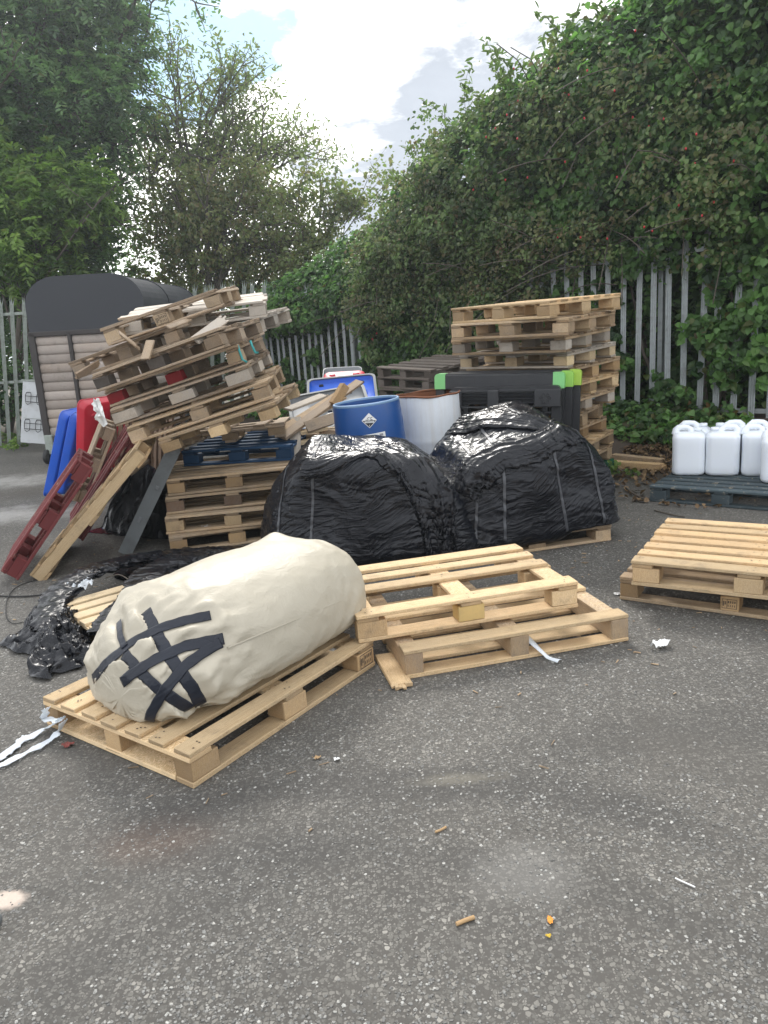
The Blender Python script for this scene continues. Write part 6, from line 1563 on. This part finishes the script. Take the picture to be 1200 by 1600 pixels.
tree('thorn_tree', 'thin twiggy tree with open branches against the bright cloud', (-4.6, 19.0, 0), at_depth(305, 165, 19.0), .13,
     lobes_px([(250, 215, .8, 0), (310, 215, .65, 0), (235, 180, .35, 0), (355, 215, .75, 0), (400, 215, .6, .2), (300, 250, .9, 0), (215, 250, .6, .2), (410, 250, .5, 0), (303, 150, .22, 0), (330, 160, .5, 0), (380, 185, .45, 0)], 19.0),
     L_OLIVE, 'leaflet', .13, 330, 8, brown=.05, seed=3, limbs=22, depth=2, tips_per=3, shell=.2, clump_r=(.2, .4))
tree('hawthorn_bush', 'dense brownish olive hawthorn bush behind the black-roofed trailer', (-4.0, 17.4, 0), at_depth(340, 330, 17.4), .14,
     lobes_px([(250, 360, .85, .2), (300, 330, .9, 0), (360, 340, 1.0, 0), (420, 350, .8, 0), (330, 400, 1.1, .1), (410, 410, .9, .2), (250, 430, .7, .3), (450, 400, .55, .2), (380, 290, .65, .1), (310, 290, .5, .2), (440, 330, .5, .1), (330, 480, 1.2, .4), (430, 470, 1.0, .4)], 17.4),
     L_OLIVE, 'round', .085, 900, 30, brown=.26, seed=4, limbs=12, depth=1, tips_per=4, shell=.55)
tree('sapling', 'slender sparse sapling between the hawthorn and the ivy hedge', (-1.75, 17.0, 0), at_depth(495, 275, 17.0), .05,
     lobes_px([(490, 290, .45, 0), (520, 330, .4, 0), (470, 300, .3, 0), (505, 370, .45, 0), (480, 410, .4, 0), (535, 300, .2, 0)], 17.0),
     L_OLIVE, 'round', .095, 70, 12, brown=.15, seed=5, limbs=12, depth=2, tips_per=3, shell=.2, clump_r=(.2, .35))
tree('ivy_clad_tree', 'dark leafy tree towering above the hedge at the upper right', tuple(fence_pt(-1.0, -2.4)), tuple(fence_pt(-1.0, -2.2, 7.5)), .2,
     [(fence_pt(.15, -1.6, 5.9), .6), (fence_pt(-.6, -1.4, 6.3), .9), (fence_pt(-1.6, -1.2, 6.4), 1.1), (fence_pt(-2.8, -1.2, 6.6), 1.3), (fence_pt(-.9, -1.8, 7.4), 1.1), (fence_pt(-2.2, -1.8, 7.8), 1.4), (fence_pt(.3, -2.0, 6.9), .8)],
     L_IVY, 'ivy', .11, 900, 22, seed=6, limbs=10, depth=1, tips_per=3, shell=.45, group=None, tone=-.08)
tree('shrub', 'green shrub filling the corner where the two fences meet', (-2.6, 15.6, 0), (-2.6, 15.6, 2.4), .06,
     [(Vector((-2.7, 15.5, 1.6)), .8), (Vector((-3.6, 15.7, 1.4)), .8), (Vector((-1.9, 15.6, 2.2)), .7), (Vector((-4.6, 15.7, 1.5)), .8)], L_ASH, 'round', .10, 260, 26, seed=8, limbs=6, depth=1, tips_per=2, cat='bush')
tree('undergrowth_bush', 'dark undergrowth bush seen between the pales of the left fence', (-7.2, 15.2, 0), (-7.2, 15.2, 1.5), .05,
     [(Vector((-6.6, 15.2, 1.0)), .7), (Vector((-7.6, 15.2, 1.1)), .8), (Vector((-8.6, 15.2, 1.2)), .9), (Vector((-5.7, 15.3, 1.1)), .7)], L_ASH, 'round', .10, 240, 26, seed=9, limbs=6, depth=1, tips_per=2, cat='bush', tone=-.1)
def stone_chips():
    n = 34000; y = 1.25 + 4.2 * RNG.random(n) ** 1.5; x = (RNG.random(n) - .5) * (1.32 * y + .35) - .05 * y
    keep = RNG.random(n) < np.clip(.62 + fbm(np.stack([x, y, 0 * x], 1), 2.2, 3, 5) * .7, .1, 1); x, y = x[keep], y[keep]; n = len(x)
    k = 6; a = np.sort(RNG.random((n, k)), 1) * .35 + np.linspace(0, 1, k, endpoint=False)[None] ; a = a * 2 * PI + RNG.random((n, 1)) * 6
    r = RNG.uniform(.0022, .0056, n) * (1 + .12 * (y - 1.3)); rx = r * RNG.uniform(.8, 1.35, n); h = RNG.uniform(.0006, .0022, n)
    ca, sa = np.cos(RNG.random(n) * 6.28), np.sin(RNG.random(n) * 6.28); ln = np.sqrt(ca ** 2 + sa ** 2); ca, sa = ca / ln, sa / ln
    def ring(sc, z, tilt):
        px_, py_ = np.cos(a) * (rx * sc)[:, None], np.sin(a) * (r * sc)[:, None]
        return np.stack([x[:, None] + px_ * ca[:, None] - py_ * sa[:, None], y[:, None] + px_ * sa[:, None] + py_ * ca[:, None], z[:, None] + tilt * (px_ * tx[:, None] + py_ * ty[:, None])], 2)
    tx, ty = RNG.normal(0, .16, n), RNG.normal(0, .16, n)
    V = np.concatenate([ring(1.0, 0 * h - .003, 0), ring(.99, h * .3 - .0006, 1), ring(.74, h - .001, 1)], 1)
    f = []
    for lv in (0, 1):
        for i in range(k): f.append([lv * k + i, lv * k + (i + 1) % k, (lv + 1) * k + (i + 1) % k, (lv + 1) * k + i])
    f += [[12, 13, 14, 15], [12, 15, 16, 17]]
    F = (np.arange(n)[:, None, None] * 18 + np.array(f)[None]).reshape(-1, 4)
    t = RNG.random(n) ** 2.2; T = np.repeat(np.stack([t, RNG.random(n)], 1), len(f), 0)
    m, nt, b = new_mat('stone_chip'); t0, t1 = tint_of(nt)
    col = nt.ramp(t0, [(0, (.11, .107, .099)), (.5, (.185, .179, .165)), (1, (.37, .36, .33))]); col = nt.mix(nt.math('MULTIPLY', t1, .4), col, nt.vmath('MULTIPLY', col, (.86, .9, .92)))
    nt.put(b.inputs['Base Color'], col); b.inputs['Roughness'].default_value = .6
    tag(mesh_np('stone_chips', V.reshape(-1, 3), F, m, None, tint=T), kind='stuff')
stone_chips()
def splinters():
    rr = random.Random(12); mb = MB()
    for k in range(420):
        c_ = rr.choice([(.5, 3.9, .75, .6), (-.85, 3.3, .8, .6), (2.1, 4.1, .8, .6), (-1.6, 5.6, .9, .6), (.9, 5.1, .8, .4), (-2.3, 5.0, .6, .6), (2.4, 5.6, .6, .5)])
        x, y = rr.gauss(c_[0], c_[2]), rr.gauss(c_[1], c_[3]); l_ = rr.uniform(.008, .045); w_ = rr.uniform(.002, .006)
        mb.box((x, y, .004), (l_, w_, rr.uniform(.0015, .004)), rot=(0, rr.uniform(-.1, .1), rr.uniform(0, PI)), rnd=rr, tint=(rr.uniform(.25, .6), rr.random()), jit=.001)
    tag(mb.build('wood_splinters', W_TAN), kind='stuff')
splinters()
def weeds():
    C, R_ = [], []
    for px, py, n in ((20, 700, 14), (35, 692, 10), (8, 690, 10), (960, 745, 5)):
        for k in range(n): p = on_ground(px + RNG.normal(0, 12), py + RNG.normal(0, 4)); C.append((p.x, p.y, RNG.uniform(.02, .16))); R_.append(.09)
    C = np.array(C); pos, nrm, sz, t0 = clump_leaves(C, np.array(R_), np.repeat(np.array([[0, -.4, .5]]), len(C), 0), 16, .06)
    tag(leaves('weeds', pos, nrm, sz, t0, RNG.random(len(pos)) ** 6 * .5, L_LIME, None, 'round'), kind='stuff')
weeds()
# ------------------------------------------------------------------ added scattering box round the yard, ground included, standing in for lens glare
def glare_veil():
    m = bpy.data.materials.new('glare_scatter'); m.use_nodes = True; nt = NT(m.node_tree); nt.n.clear()
    v = nt.node('ShaderNodeVolumePrincipled'); v.inputs['Color'].default_value = (0.88, 0.96, 1.0, 1); v.inputs['Density'].default_value = VEIL_DENSITY; v.inputs['Anisotropy'].default_value = 0.6
    nt.l.new(v.outputs[0], nt.node('ShaderNodeOutputMaterial').inputs['Volume'])
    mb = MB(); mb.box((0, 150, 5.5), (620, 720, 13.0)); o = mb.build('glare_veil', m); tag(o, kind='stuff')
VEIL_DENSITY = 0.0021
glare_veil()
